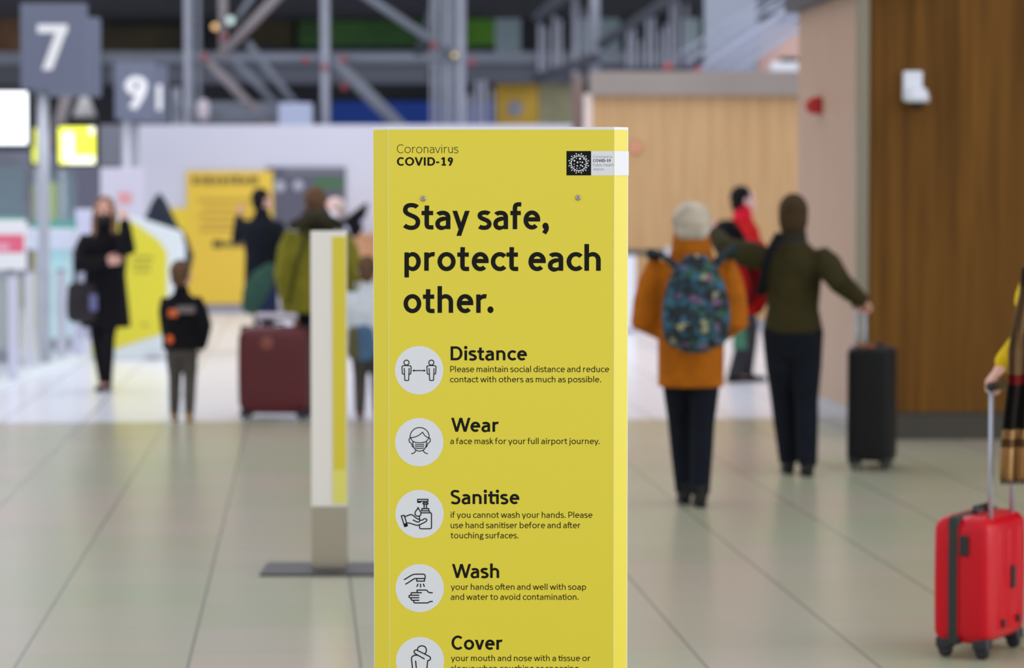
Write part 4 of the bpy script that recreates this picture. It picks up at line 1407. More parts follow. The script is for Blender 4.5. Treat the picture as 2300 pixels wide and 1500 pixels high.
def hand_mesh(m, wrist, d, nrm, side, curl, s):
    """palm, four fingers and a thumb; d: pointing direction, nrm: palm side"""
    d = Vector(d).normalized()
    nrm = Vector(nrm)
    nrm = (nrm - d * nrm.dot(d)).normalized()
    wd = d.cross(nrm).normalized() * side          # towards the thumb
    w = Vector(wrist)
    kn = w + d * .088 * s
    m.tube([w - d * .012 * s, w + d * .02 * s, w + d * .055 * s, kn], [(.027 * s, .02 * s), (.034 * s, .018 * s), (.042 * s, .016 * s), (.041 * s, .013 * s)], 12, up=tuple(nrm), round_ends=True)
    for i, (off, ln, cu) in enumerate(((.031, .074, .92), (.0105, .083, 1.0), (-.0105, .077, 1.06), (-.031, .06, 1.15))):
        p = kn + wd * off * s - d * (.004 if i in (0, 3) else 0) * s
        ang = 0.0
        pts = [p - d * .015 * s, p]
        sp = wd * (off * .35)
        for f, a in ((.45, .55), (.31, .85), (.24, .6)):
            ang += curl * cu * a
            dd = (d * math.cos(ang) + nrm * math.sin(ang) + sp).normalized()
            p = p + dd * ln * f * s
            pts.append(p)
        m.tube(pts, [.0098 * s, .0095 * s, .0088 * s, .008 * s, .0068 * s], 8, up=tuple(wd), round_ends=True)
    b = w + d * .028 * s + wd * .03 * s
    t1 = (d * .62 + wd * .7 + nrm * (.25 + .3 * curl)).normalized()
    t2 = (d * .85 + wd * (.35 - .35 * curl) + nrm * (.3 + .4 * curl)).normalized()
    m.tube([b - t1 * .012 * s, b + t1 * .032 * s, b + t1 * .032 * s + t2 * .03 * s, b + t1 * .032 * s + t2 * .054 * s], [.0135 * s, .0115 * s, .0098 * s, .008 * s], 8, up=tuple(nrm), round_ends=True)


SKIN = mat('skin', rgb(206, 158, 140, 1.2), .5, noise=.06, nscale=12, spec=.3)
SKIN_P = mat('skin_pale', rgb(222, 184, 178, 1.2), .5, noise=.06, nscale=12, spec=.3)
EYE = mat('eye_dark', rgb(50, 42, 40), .25)


def person(label, foot, H, yaw=0, skin=None, lh=None, rh=None, lpole=(-.7, -.6, -.3), rpole=(.7, -.6, -.3), lcurl=.55, rcurl=.55, lpalm=None, rpalm=None,
           lf=(-.09, 0, 0), rf=(.09, 0, 0), head_turn=0, head_tilt=0, lean=0.0, coat=None, trousers=None, shoes=None, hair=None, mask=None, extras=None, wide=1.0, group=None, head_s=1.08):
    s = H / 1.75
    base_ = F(*foot) if not isinstance(foot, Vector) else foot
    root = thing('person', label, 'person', base_, math.radians(yaw), group)
    Rinv = Matrix.Rotation(-math.radians(yaw), 3, 'Z')

    def px(x, y, dy=0.0):
        return Rinv @ (P(x, y, base_.y + dy) - base_)
    skin = skin or SKIN
    hip_z, sh_z = .93 * s, 1.40 * s
    ln = Vector((0, lean * s, 0))
    shl, shr = Vector((-.185 * wide * s, 0, sh_z - .02 * s)) + ln, Vector((.185 * wide * s, 0, sh_z - .02 * s)) + ln
    lh = px(*lh) if lh else Vector((-.27 * wide * s, .06 * s, .86 * s)) + ln * .3
    rh = px(*rh) if rh else Vector((.27 * wide * s, .06 * s, .86 * s)) + ln * .3
    el, wl = two_bone(shl, lh, .30 * s, .26 * s, lpole)
    er, wr = two_bone(shr, rh, .30 * s, .26 * s, rpole)
    b = M()
    b.tube([(0, 0, .84 * s), (0, 0, .92 * s), Vector((0, .005 * s, 1.06 * s)) + ln * .3, Vector((0, .01 * s, 1.22 * s)) + ln * .6, Vector((0, 0, 1.35 * s)) + ln * .9, Vector((0, 0, 1.43 * s)) + ln, Vector((0, 0, 1.475 * s)) + ln],
           [(.13 * s, .1 * s), (.165 * s, .115 * s), (.14 * s, .1 * s), (.16 * s, .115 * s), (.175 * wide * s, .11 * s), (.14 * wide * s, .08 * s), (.06 * s, .06 * s)], 20, round_ends=True)
    hm = Matrix.Translation(Vector((0, 0, 1.50 * s)) + ln) @ Matrix.Rotation(math.radians(-head_turn), 4, 'Z') @ Matrix.Rotation(math.radians(-head_tilt), 4, 'X') @ Matrix.Scale(head_s, 4)

    def hv(x, y, z):
        return hm @ Vector((x * s, y * s, (z - 1.50) * s))
    b.tube([Vector((0, -.01 * s, 1.43 * s)) + ln, Vector((0, -.005 * s, 1.5 * s)) + ln, hv(0, .005, 1.58)], [.062 * s, .055 * s, .056 * s], 14)
    hd = M()
    hd.ell((0, -.005, 1.655), (.075, .095, .1), seg=24, rings=16)
    hd.ell((0, .022, 1.59), (.06, .072, .068), seg=20, rings=12)
    hd.ell((0, .068, 1.548), (.028, .026, .022), seg=14, rings=10)
    hd.tube([(0, .082, 1.66), (0, .1, 1.63), (0, .112, 1.612)], [.009, .012, .016], 8, round_ends=True)
    hd.ell((0, .088, 1.577), (.024, .01, .0065), seg=12, rings=8)
    hd.ell((0, .086, 1.566), (.021, .011, .007), seg=12, rings=8)
    for q in (-1, 1):
        hd.ell((q * .032, .078, 1.672), (.024, .012, .008), seg=12, rings=8)
        hd.ell((q * .045, .062, 1.615), (.022, .02, .024), seg=12, rings=8)
        hd.ell((q * .077, -.008, 1.635), (.010, .02, .032), seg=12, rings=10)
    hd.v = [hm @ (Vector((p.x, p.y, p.z - 1.5)) * s) for p in hd.v]
    b.join(hd)
    for sh, e, w in ((shl, el, wl), (shr, er, wr)):
        q = Vector((0, 0, 1.39 * s)) + ln
        b.tube([q + (sh - q) * .6, sh, sh + (e - sh) * .5, e, e + (w - e) * .4, w], [.042 * s, .048 * s, .047 * s, .04 * s, .039 * s, .027 * s], 12, up=(.2, .3, 1), round_ends=True)
    for e, w, sd, cu, pn in ((el, wl, -1, lcurl, lpalm), (er, wr, 1, rcurl, rpalm)):
        dd = (w - e).normalized()
        pn = Vector(pn) if pn else Vector((-sd, 0, 0))
        hand_mesh(b, w + dd * .01 * s, dd, pn, sd, cu, s)
    legs = []
    for sd, f in ((-1, lf), (1, rf)):
        hip = Vector((sd * .088 * s, 0, .9 * s))
        ank = Vector((f[0] * s, f[1] * s - .02 * s, (.085 + f[2]) * s))
        kn, ank = two_bone(hip, ank, .425 * s, .41 * s, (0, 1, 0))
        b.tube([hip, hip + (kn - hip) * .45, kn, kn + (ank - kn) * .35, ank], [.075 * s, .065 * s, .046 * s, .045 * s, .034 * s], 14, up=(0, 1, 0), round_ends=True)
        b.tube([ank + Vector((0, -.03 * s, -.04 * s)), ank + Vector((0, .05 * s, -.045 * s)), ank + Vector((0, .15 * s, -.06 * s))], [(.032 * s, .035 * s), (.038 * s, .03 * s), (.032 * s, .018 * s)], 12, up=(0, 0, 1), round_ends=True)
        legs.append((hip, kn, ank))
    b.obj('body', skin, root, remesh=.0062 * max(s, .8), smooth_it=1, decimate=.3)
    for q in (-1, 1):
        M().ell(hv(q * .031, .08, 1.652), (.0105 * s,) * 3, seg=12, rings=8).obj('eye', EYE, root)
    # --- trousers
    if trousers:
        m_, rt = trousers[0], trousers[1]
        k = M()
        k.tube([(0, 0, .82 * s), (0, -.005 * s, .92 * s), (0, 0, 1.03 * s)], [(.14 * s * rt, .11 * s * rt), (.178 * s * rt, .13 * s * rt), (.158 * s, .118 * s)], 18, round_ends=True)
        for hip, kn, ank in legs:
            k.tube([hip + Vector((0, 0, .02 * s)), hip + (kn - hip) * .5, kn, kn + (ank - kn) * .4, kn + (ank - kn) * 1.05], [.1 * s * rt, .09 * s * rt, .072 * s * rt, .068 * s * rt, .056 * s * rt], 14, up=(0, 1, 0))
        k.obj('trousers', m_, root, remesh=.012, smooth_it=2)
    if shoes:
        for (hip, kn, ank) in legs:
            k = M()
            a0 = ank + Vector((0, 0, -.05 * s))
            k.tube([a0 + Vector((0, -.045 * s, .0)), a0 + Vector((0, .02 * s, .004 * s)), a0 + Vector((0, .1 * s, -.008 * s)), a0 + Vector((0, .175 * s, -.014 * s))], [(.035 * s, .036 * s), (.042 * s, .04 * s), (.045 * s, .027 * s), (.034 * s, .02 * s)], 14, up=(0, 0, 1), round_ends=True)
            k.tube([a0 + Vector((0, -.02 * s, 0)), ank + Vector((0, -.01 * s, .04 * s))], [.042 * s, .045 * s], 12)
            sh_o = k.obj('shoe', shoes, root, remesh=.008, smooth_it=1)
            M().tube([a0 + Vector((0, -.06 * s, -.03 * s)), a0 + Vector((0, .05 * s, -.028 * s)), a0 + Vector((0, .18 * s, -.028 * s))], [(.034 * s, .007 * s), (.042 * s, .007 * s), (.036 * s, .007 * s)], 14, up=(0, 0, 1), round_ends=True).obj('sole', BLK, sh_o)
    # --- coat
    if coat:
        k = M()
        rings = coat['rings']
        pts = [Vector((r_[3] * s if len(r_) > 3 else 0, (r_[4] * s if len(r_) > 4 else 0), r_[0] * s)) + ln * max(0, min(1, (r_[0] - .9) / .5)) for r_ in rings]
        k.tube(pts, [(r_[1] * s, r_[2] * s) for r_ in rings], 24)
        sr = coat.get('sleeve', (.08, .075, .065, .06, .05))
        cs = []
        for sh, e, w in ((shl, el, wl), (shr, er, wr)):
            q = Vector((0, 0, 1.36 * s)) + ln
            k.tube([q + (sh - q) * .5, sh, sh + (e - sh) * .3, sh + (e - sh) * .65, e, e + (w - e) * .5, e + (w - e) * .97], [.05 * s, sr[0] * .84 * s, sr[0] * s, sr[1] * s, (sr[1] + sr[2]) / 2 * s, sr[3] * s, sr[4] * s], 14, up=(.2, .3, 1), round_ends=True)
        co = k.obj(coat.get('name', 'coat'), coat['mat'], root, remesh=.013, smooth_it=2)
        if coat.get('collar'):
            z0, z1, r0, cm = coat['collar']
            M().tube([Vector((0, -.005 * s, z0 * s)) + ln, Vector((0, -.01 * s, (z0 + z1) / 2 * s)) + ln, Vector((0, -.005 * s, z1 * s)) + ln], [(r0 * 1.25 * s, r0 * 1.1 * s), (r0 * 1.08 * s, r0 * 1.08 * s), (r0 * s, r0 * s)], 20, round_ends=True).obj('collar', cm, root, remesh=.01, smooth_it=2)
    # --- hair, hats
    if hair:
        kind, hm_ = hair
        k = M()
        if kind == 'short':
            k.ell((0, -.022, 1.665), (.084, .098, .1), seg=22, rings=14)
            k.ell((0, -.06, 1.61), (.066, .05, .075), seg=16, rings=10)
        elif kind == 'full':
            k.ell((0, -.022, 1.655), (.108, .11, .105), seg=22, rings=14)
            k.ell((0, -.055, 1.60), (.094, .066, .085), seg=16, rings=10)
        elif kind == 'beanie':
            k.ell((0, -.014, 1.668), (.088, .106, .105), seg=22, rings=14)
            k.tube([(0, -.02, 1.60), (0, -.015, 1.66)], [(.086, .098), (.088, .104)], 20, round_ends=True)
            k.ell((0, -.05, 1.56), (.064, .045, .05), seg=16, rings=10)
        elif kind == 'long':
            k.ell((0, -.02, 1.668), (.088, .1, .102), seg=22, rings=14)
            for q in (-1, 1):
                k.tube([(q * .066, .015, 1.69), (q * .084, .012, 1.6), (q * .082, .03, 1.5), (q * .075, .06, 1.40)], [(.022, .04), (.026, .045), (.03, .04), (.02, .03)], 12, up=(0, 1, 0), round_ends=True)
            k.tube([(0, -.07, 1.64), (0, -.07, 1.5), (0, -.08, 1.4)], [(.075, .04), (.09, .035), (.075, .025)], 14, up=(0, 1, 0), round_ends=True)
        elif kind == 'hood':
            k.tube([(0, -.02, 1.36), (0, -.03, 1.5), (0, -.02, 1.62), (0, -.02, 1.7), (0, -.03, 1.76), (0, -.045, 1.80)], [(.25, .15), (.185, .14), (.125, .125), (.09, .105), (.055, .07), (.02, .025)], 20, round_ends=True)
        k.v = [hm @ (Vector((p.x, p.y, p.z - 1.5)) * s) for p in k.v]
        k.obj('hood' if kind == 'hood' else ('woolly_hat' if kind == 'beanie' else 'hair'), hm_, root, remesh=.008, smooth_it=2)
    if mask:
        k = M()
        k.ell((0, .042, 1.573), (.068, .08, .064), seg=20, rings=12)
        k.v = [hm @ (Vector((p.x, p.y, p.z - 1.5)) * s) for p in k.v]
        mo = k.obj('face_mask', mask, root)
        for q in (-1, 1):
            M().tube([hv(q * .06, .055, 1.6), hv(q * .082, .01, 1.645), hv(q * .08, -.025, 1.62)], .003 * s, 6).obj('ear_loop', mask, mo)
    return root, dict(s=s, px=px, base=base_, wl=wl, wr=wr, el=el, er=er, hv=hv, Rinv=Rinv, shl=shl, shr=shr, lh=lh, rh=rh)


def std_coat(m_, hem, hem_r=(.2, .15), bulk=1.0, name='coat', collar=None, sleeve=None):
    r = [(hem, hem_r[0], hem_r[1]), (hem + .05, hem_r[0] * .99, hem_r[1]), (1.06, .165 * bulk, .13 * bulk), (1.22, .18 * bulk, .135 * bulk), (1.34, .19 * bulk, .13 * bulk), (1.40, .16 * bulk, .108 * bulk), (1.45, .125, .1), (1.48, .095, .088), (1.5, .075, .075)]
    if hem > 1.0:
        r = r[:2] + r[3:]
    d = dict(mat=m_, rings=r, name=name)
    if collar:
        d['collar'] = collar
    if sleeve:
        d['sleeve'] = sleeve
    return d


K = 1.25
BLACKC = cloth('cloth_black', 17, 17, 21, 1.0)
NAVYC = cloth('cloth_navy_black', 18, 22, 30, 1.0)
JEANS = cloth('cloth_dark_jeans', 14, 19, 28, 1.0)
ORANGE = cloth('cloth_orange_brown', 156, 86, 8, 1.18)
OLIVE = cloth('cloth_dark_olive', 50, 44, 18, 1.05)
OLIVE_L = cloth('cloth_yellow_olive', 112, 108, 30, 1.3)
BROWNH = cloth('cloth_dark_brown', 58, 44, 26, 1.2)
GREYT = cloth('cloth_grey_trousers', 76, 72, 68, 1.1)
GREYH = cloth('hair_grey', 168, 158, 140, 1.25, noise=.25)
BLOND = cloth('hair_blonde', 140, 106, 82, 1.0, noise=.25)
BROWN = cloth('hair_brown', 100, 76, 56, 1.0, noise=.25)
BLACKH = cloth('hair_black', 24, 22, 24, 1.1)
REDC = cloth('cloth_red', 172, 22, 24, 1.3)
REDN = cloth('cloth_bright_red', 206, 30, 50, 1.3)
FUR = cloth('fur_trim_dark', 48, 46, 34, 1.2, noise=.4)
TAN_B = cloth('boot_tan', 150, 116, 70, 1.2)
BROWN_B = cloth('boot_brown', 110, 64, 40, 1.2)
MASKW = mat('mask_white', rgb(220, 220, 232, 1.2), .7)
MASKB = mat('mask_black', rgb(18, 18, 20), .7)
SHOEB = cloth('shoe_black', 28, 27, 26, 1.1, .6)

# woman in the orange-brown coat
jm = dict(mat=ORANGE, name='coat', sleeve=(.092, .096, .1, .088, .066),
          rings=[(.69, .195, .16), (.74, .195, .16), (.95, .195, .165), (1.1, .19, .16), (1.25, .205, .155), (1.36, .205, .145), (1.42, .17, .12), (1.48, .105, .1), (1.5, .09, .09)],
          collar=(1.44, 1.585, .108, ORANGE))
w1, i1 = person('grey haired person in orange brown coat walking away with a backpack', (1551, 1131), 1.665, 0, SKIN_P, lh=(1532, 748, .12), rh=(1580, 758, .12), lpole=(-1, -.4, -.1), rpole=(.75, -.8, -.25),
                lf=(-.035, .03, 0), rf=(.045, -.16, 0), head_turn=0, coat=jm, trousers=(JEANS, 1.0), shoes=SHOEB, hair=('full', GREYH), mask=MASKW, wide=1.12, lcurl=1.1, rcurl=1.1)
M().ell(i1['hv'](.085, .03, 1.62), (.022, .035, .05)).obj('mask_wing', MASKW, w1)

# man in dark olive with the black suitcase
jm = std_coat(OLIVE, .90, (.19, .15), 1.0, 'jacket', (1.44, 1.55, .082, FUR), (.092, .082, .07, .066, .055))
m1, i1m = person('tall person in dark olive jacket pulling a black suitcase, one arm out', (1779, 1064), 1.70, 0, SKIN, lh=(1606, 526, .42), rh=(1932, 672, -.05), lpole=(-.3, -.6, -.3), rpole=(0, -1, -.25),
                 lf=(-.02, .06, 0), rf=(.085, -.12, 0), head_turn=6, coat=jm, trousers=(JEANS, 1.1), shoes=SHOEB, hair=('beanie', BROWNH), wide=1.02, rcurl=1.3, rpalm=(-.2, .2, -1))

# person in red beyond them
p = person('black haired person in red jacket walking between the two backs', (1668, 857), 1.80, -70, SKIN_P, lf=(-.08, .1, 0), rf=(.08, -.1, 0), coat=std_coat(REDC, .80, (.18, .15), 1.05, 'jacket', (1.43, 1.56, .085, REDN)),
           trousers=(cloth('cloth_charcoal', 52, 52, 56, 1.2), 1.0), shoes=SHOEB, hair=('short', BLACKH), head_turn=0)
M().ell(Vector((-.0, -.0, 1.40)) + Matrix.Rotation(math.radians(70), 3, 'Z') @ Vector((-.16, -.06, 0)), (.12, .14, .12)).obj('dark_shoulder', BLACKC, p[0], remesh=.015)

# boy walking away
boy, ib = person('small child in black jacket with grey trousers and tan boots', (409, 946), 1.165, 0, SKIN, lf=(-.1, .12, 0), rf=(.09, -.05, 0), wide=.95, head_turn=18,
                 lh=(386, 790, .05), rh=(452, 775, .02), rpole=(.5, -.8, 0), lpole=(-.4, -.8, 0), head_s=1.4, coat=std_coat(BLACKC, .83, (.225, .17), 1.3, 'jacket', (1.44, 1.52, .085, BLACKC), (.1, .098, .09, .085, .07)), trousers=(GREYT, 1.05), shoes=TAN_B, hair=('short', BROWN))
for x0, y0, x1, y1, nm, m_ in ((378, 695, 398, 712, 'orange_patch', mat('patch_orange', rgb(196, 92, 40, 1.3), .7)), (396, 688, 436, 704, 'chest_band', mat('patch_grey', rgb(104, 96, 94, 1.2), .7))):
    q0, q1 = ib['px'](x0, y1, -.24), ib['px'](x1, y0, -.24)
    M().box2((q0.x, q0.y, q0.z), (q1.x, q1.y + .06, q1.z)).obj(nm, m_, boy, bevel=.008)
q0, q1 = ib['px'](375, 776, -.06), ib['px'](396, 748, -.06)
M().ell((q0 + q1) / 2, (.04, .05, .05)).obj('orange_cuff', mat('cuff_orange', rgb(214, 92, 22, 1.3), .7), boy)

# yellow olive jacket, beside the maroon suitcase
jm = std_coat(OLIVE_L, .80, (.225, .17), 1.18, 'jacket', (1.40, 1.52, .125, FUR), (.098, .09, .08, .07, .058))
mo, io = person('person in yellow olive jacket with dark fur collar behind the white post', (712, 934), 1.775, 0, SKIN, lh=(651, 694, -.04), lpole=(-.8, -.5, 0), lf=(-.08, .04, 0), rf=(.1, -.06, 0), head_turn=12,
                coat=jm, trousers=(JEANS, 1.1), shoes=SHOEB, hair=('short', BROWN), wide=1.02, lcurl=1.3)
M().tube([io['px'](660, 506, -.16), io['px'](712, 486, -.2), io['px'](762, 506, -.16)], [.045, .065, .045], 12, round_ends=True).obj('fur_trim', FUR, mo, remesh=.012, smooth_it=2)
M().tube([io['px'](690, 520, -.235), io['px'](664, 600, -.25), io['px'](648, 680, -.23)], [.02, .022, .018], 10, round_ends=True).obj('back_strap', cloth('strap_olive', 70, 68, 22, 1.2), mo)

# navy black coat with an outstretched arm, farther off
mb, ibk = person('person in long black coat with left arm stretched toward the orange poster', (590, 792), 1.80, -25, SKIN, lh=(537, 490, .46), lpole=(-.3, 0, -1), lf=(-.08, .06, 0), rf=(.08, -.06, 0), head_turn=25,
                 coat=std_coat(NAVYC, .70, (.21, .16), 1.2, 'coat', (1.43, 1.52, .08, NAVYC)), trousers=(JEANS, 1.0), shoes=SHOEB, hair=('short', BLACKH), wide=1.08)

# hooded person behind the yellow board
person('person in dark pointed hood standing behind the yellow board', Vector((P(357, 500, 32.2).x, 32.2, 0)), 1.69, 20, SKIN, coat=std_coat(cloth('cloth_slate', 40, 46, 56, 1.25), .62, (.27, .2), 1.35, 'coat', (1.40, 1.5, .14, cloth('cloth_slate', 40, 46, 56, 1.25))),
       trousers=(JEANS, 1), shoes=SHOEB, hair=('hood', cloth('cloth_slate', 40, 46, 56, 1.25)), wide=1.2)

# pale top, black sleeve, seen between the olive jacket and the totem
pp, ipp = person('person in pale lilac top with black sleeve half hidden by the post', (752, 800), 1.70, 150, SKIN_P, rh=None, lh=(792, 520, -.1), lpole=(1, .2, .5), coat=std_coat(cloth('cloth_lilac', 176, 178, 204, 1.3), .85, (.2, .15), 1.15, 'top', None, (.09, .085, .08, .07, .055)),
                 trousers=(JEANS, 1.0), shoes=SHOEB, hair=('full', cloth('hair_light', 190, 170, 160, 1.2)), mask=MASKW)
q = ipp
M().tube([q['shl'] + (q['el'] - q['shl']) * .45, q['el'], q['el'] + (q['wl'] - q['el']) * .9], [.115, .108, .09], 12, round_ends=True).obj('black_sleeve', BLACKC, pp, remesh=.013, smooth_it=2)

# child in pale jacket between post and totem
pcx, ic = person('child in pale grey jacket between the white post and the totem', (826, 941), 1.2, 0, SKIN_P, lf=(-.09, .06, 0), rf=(.12, -.02, 0), wide=1.0, head_s=1.35, coat=std_coat(cloth('cloth_pale_grey', 188, 194, 198, 1.35), .80, (.24, .18), 1.4, 'jacket', (1.44, 1.52, .09, cloth('cloth_pale_grey', 188, 194, 198, 1.35)), (.1, .095, .09, .085, .07)),
                  trousers=(GREYT, 1.1), shoes=BROWN_B, hair=('short', BROWN))
c = ic['px'](801, 641, -.27)
M().ell(c, (.02, .03, .022)).obj('emblem', GREY, pcx)

# blonde woman by the check-in counters
wb_, iw = person('blonde person in black coat and black mask facing the camera', (238, 876), 1.70, 172, SKIN, rh=(236, 588, -.26), lh=(280, 502, -.2), rpole=(1, -.2, -.2), lpole=(-.25, .5, -1), lpalm=(.6, -.6, .2), rpalm=(0, -1, 0),
                 lf=(-.03, .08, 0), rf=(.035, -.02, 0), coat=std_coat(BLACKC, .58, (.235, .17), 1.15, 'coat', (1.42, 1.53, .09, BLACKC), (.085, .08, .075, .066, .055)), trousers=(BLACKC, .84), shoes=SHOEB, hair=('long', BLOND), mask=MASKB, head_turn=-8)

# traveller at the right edge, mostly outside the picture
YEL = cloth('cloth_yellow_coat', 200, 168, 20, 1.3)
SCARF = bpy.data.materials.new('tartan_scarf')
SCARF.use_nodes = True
_nt = SCARF.node_tree
_b = _nt.nodes['Principled BSDF']
_b.inputs['Roughness'].default_value = .9
_b.inputs['Specular IOR Level'].default_value = .15
_tc = _nt.nodes.new('ShaderNodeTexCoord')
_sp = _nt.nodes.new('ShaderNodeSeparateXYZ')
_nt.links.new(_tc.outputs['Object'], _sp.inputs[0])
_mr = _nt.nodes.new('ShaderNodeMapRange')
_mr.inputs['From Min'].default_value, _mr.inputs['From Max'].default_value = .62, 1.42
_nt.links.new(_sp.outputs['Z'], _mr.inputs['Value'])
_rp = _nt.nodes.new('ShaderNodeValToRGB')
_rp.color_ramp.interpolation = 'CONSTANT'
stops = [(0, (92, 66, 46)), (.06, (168, 132, 84)), (.17, (176, 138, 88)), (.21, (100, 72, 44)), (.25, (160, 124, 80)), (.29, (30, 26, 22)), (.5, (120, 30, 30)), (.545, (124, 98, 68)), (.75, (112, 88, 62)), (.95, (80, 64, 48))]
_e = _rp.color_ramp.elements
while len(_e) < len(stops):
    _e.new(.5)
for el_, (ps, c_) in zip(_e, stops):
    el_.position = ps
    el_.color = rgb(*c_, 1.25)
_nt.links.new(_mr.outputs[0], _rp.inputs['Fac'])
_wv = _nt.nodes.new('ShaderNodeTexWave')
_wv.wave_type = 'BANDS'
_wv.bands_direction = 'X'
_wv.inputs['Scale'].default_value = 9
_wv.inputs['Distortion'].default_value = .6
_nt.links.new(_tc.outputs['Object'], _wv.inputs['Vector'])
_r2 = _nt.nodes.new('ShaderNodeValToRGB')
_r2.color_ramp.elements[0].position, _r2.color_ramp.elements[1].position = .2, .35
_r2.color_ramp.elements[0].color, _r2.color_ramp.elements[1].color = (.5, .44, .38, 1), (1, 1, 1, 1)
_nt.links.new(_wv.outputs['Fac'], _r2.inputs['Fac'])
_mx = _nt.nodes.new('ShaderNodeMixRGB')
_mx.blend_type = 'MULTIPLY'
_mx.inputs['Fac'].default_value = .85
_nt.links.new(_rp.outputs['Color'], _mx.inputs['Color1'])
_nt.links.new(_r2.outputs['Color'], _mx.inputs['Color2'])
_nt.links.new(_mx.outputs['Color'], _b.inputs['Base Color'])

yt = depth_at(1470)
wt, it_ = person('traveller in yellow coat and tartan scarf holding the red suitcase handle', Vector((P(2446, 900, yt).x, yt + .32, 0)), 1.70, -35, SKIN, lh=(2258, 816, -.24), lpole=(.8, -.7, -.1), rpole=(.7, -.6, -.3), lcurl=1.35, lpalm=(.3, .1, -1),
                 coat=std_coat(YEL, .82, (.2, .16), 1.1, 'coat', (1.43, 1.53, .085, YEL), (.085, .075, .065, .058, .048)), trousers=(JEANS, 1.0), shoes=SHOEB, hair=('long', BROWN), mask=MASKW)
# scarf: a folded length hanging from the shoulder down the near side
k = M()
rows = [(600, 2296, 2375), (660, 2291, 2370), (720, 2277, 2360), (790, 2266, 2350), (860, 2266, 2342), (930, 2257, 2336), (1000, 2250, 2332), (1060, 2247, 2330), (1078, 2247, 2330)]
n = 25
fr_, bk = [], []
for y, x0, x1 in rows:
    for i in range(n):
        u = i / (n - 1)
        p_ = it_['px'](x0 + (x1 - x0) * u, y, -.46 + .025 * math.sin(u * 19) + .05 * u)
        fr_.append(p_)
        bk.append(p_ + it_['Rinv'] @ Vector((0, .022, 0)))
R_ = len(rows)
vs = fr_ + bk
fs = []
for r_ in range(R_ - 1):
    for i in range(n - 1):
        a_ = r_ * n + i
        fs.append((a_, a_ + 1, a_ + n + 1, a_ + n))
        o_ = R_ * n
        fs.append((o_ + a_ + 1, o_ + a_, o_ + a_ + n, o_ + a_ + n + 1))
o_ = R_ * n
for r_ in range(R_ - 1):
    a_ = r_ * n
    fs.append((a_ + o_, a_, a_ + n, a_ + n + o_))
    a_ = r_ * n + n - 1
    fs.append((a_, a_ + o_, a_ + n + o_, a_ + n))
for i in range(n - 1):
    fs.append((i + 1, i, i + o_, i + 1 + o_))
    a_ = (R_ - 1) * n + i
    fs.append((a_, a_ + 1, a_ + 1 + o_, a_ + o_))
k.add(vs, fs, smooth=True)
sc_ = k.obj('scarf', SCARF, wt)
for i in range(0, 12):
    u = (i + .5) / 12
    p_ = it_['px'](2247 + 83 * u, 1076, -.45 + .025 * math.sin(u * 19) + .05 * u)
    q_ = it_['px'](2246 + 84 * u, 1088, -.45 + .025 * math.sin(u * 19) + .05 * u)
    M().tube([p_, q_], [.006, .004], 6).obj('fringe', SCARF, sc_)
# ------------------------------------------------------------------ luggage
def rounded_case(w, d, h, r, inflate=0.0, seg=10):
    """upright rounded box, built as stacked superellipse rings"""
    m = M()
    n = 40
    zs = [0] + [r * (1 - math.cos(math.radians(a))) for a in (15, 30, 45, 60, 75, 90)] + [h * .3, h * .5, h * .7] + [h - r * (1 - math.sin(math.radians(a))) for a in (0, 15, 30, 45, 60, 75)] + [h]
    ins = [r] + [r - r * math.sin(math.radians(a)) for a in (15, 30, 45, 60, 75, 90)] + [0, 0, 0] + [r - r * math.cos(math.radians(a)) for a in (0, 15, 30, 45, 60, 75)] + [r]
    vs, fs = [], []
    for z, i_ in zip(zs, ins):
        bulge = 1 + inflate * math.sin(math.pi * min(1, max(0, z / h)))
        hw, hd = (w / 2 - i_) * bulge, (d / 2 - i_) * bulge
        for k in range(n):
            t = 2 * math.pi * (k + .5) / n
            c, s_ = math.cos(t), math.sin(t)
            e = .28
            vs.append((hw * math.copysign(abs(c) ** e, c), hd * math.copysign(abs(s_) ** e, s_), z))
    R_ = len(zs)
    for i in range(R_ - 1):
        for k in range(n):
            k2 = (k + 1) % n
            fs.append((i * n + k, i * n + k2, (i + 1) * n + k2, (i + 1) * n + k))
    fs.append(tuple(range(n))[::-1])
    fs.append(tuple(range((R_ - 1) * n, R_ * n)))
    return m.add(vs, fs, smooth=True)


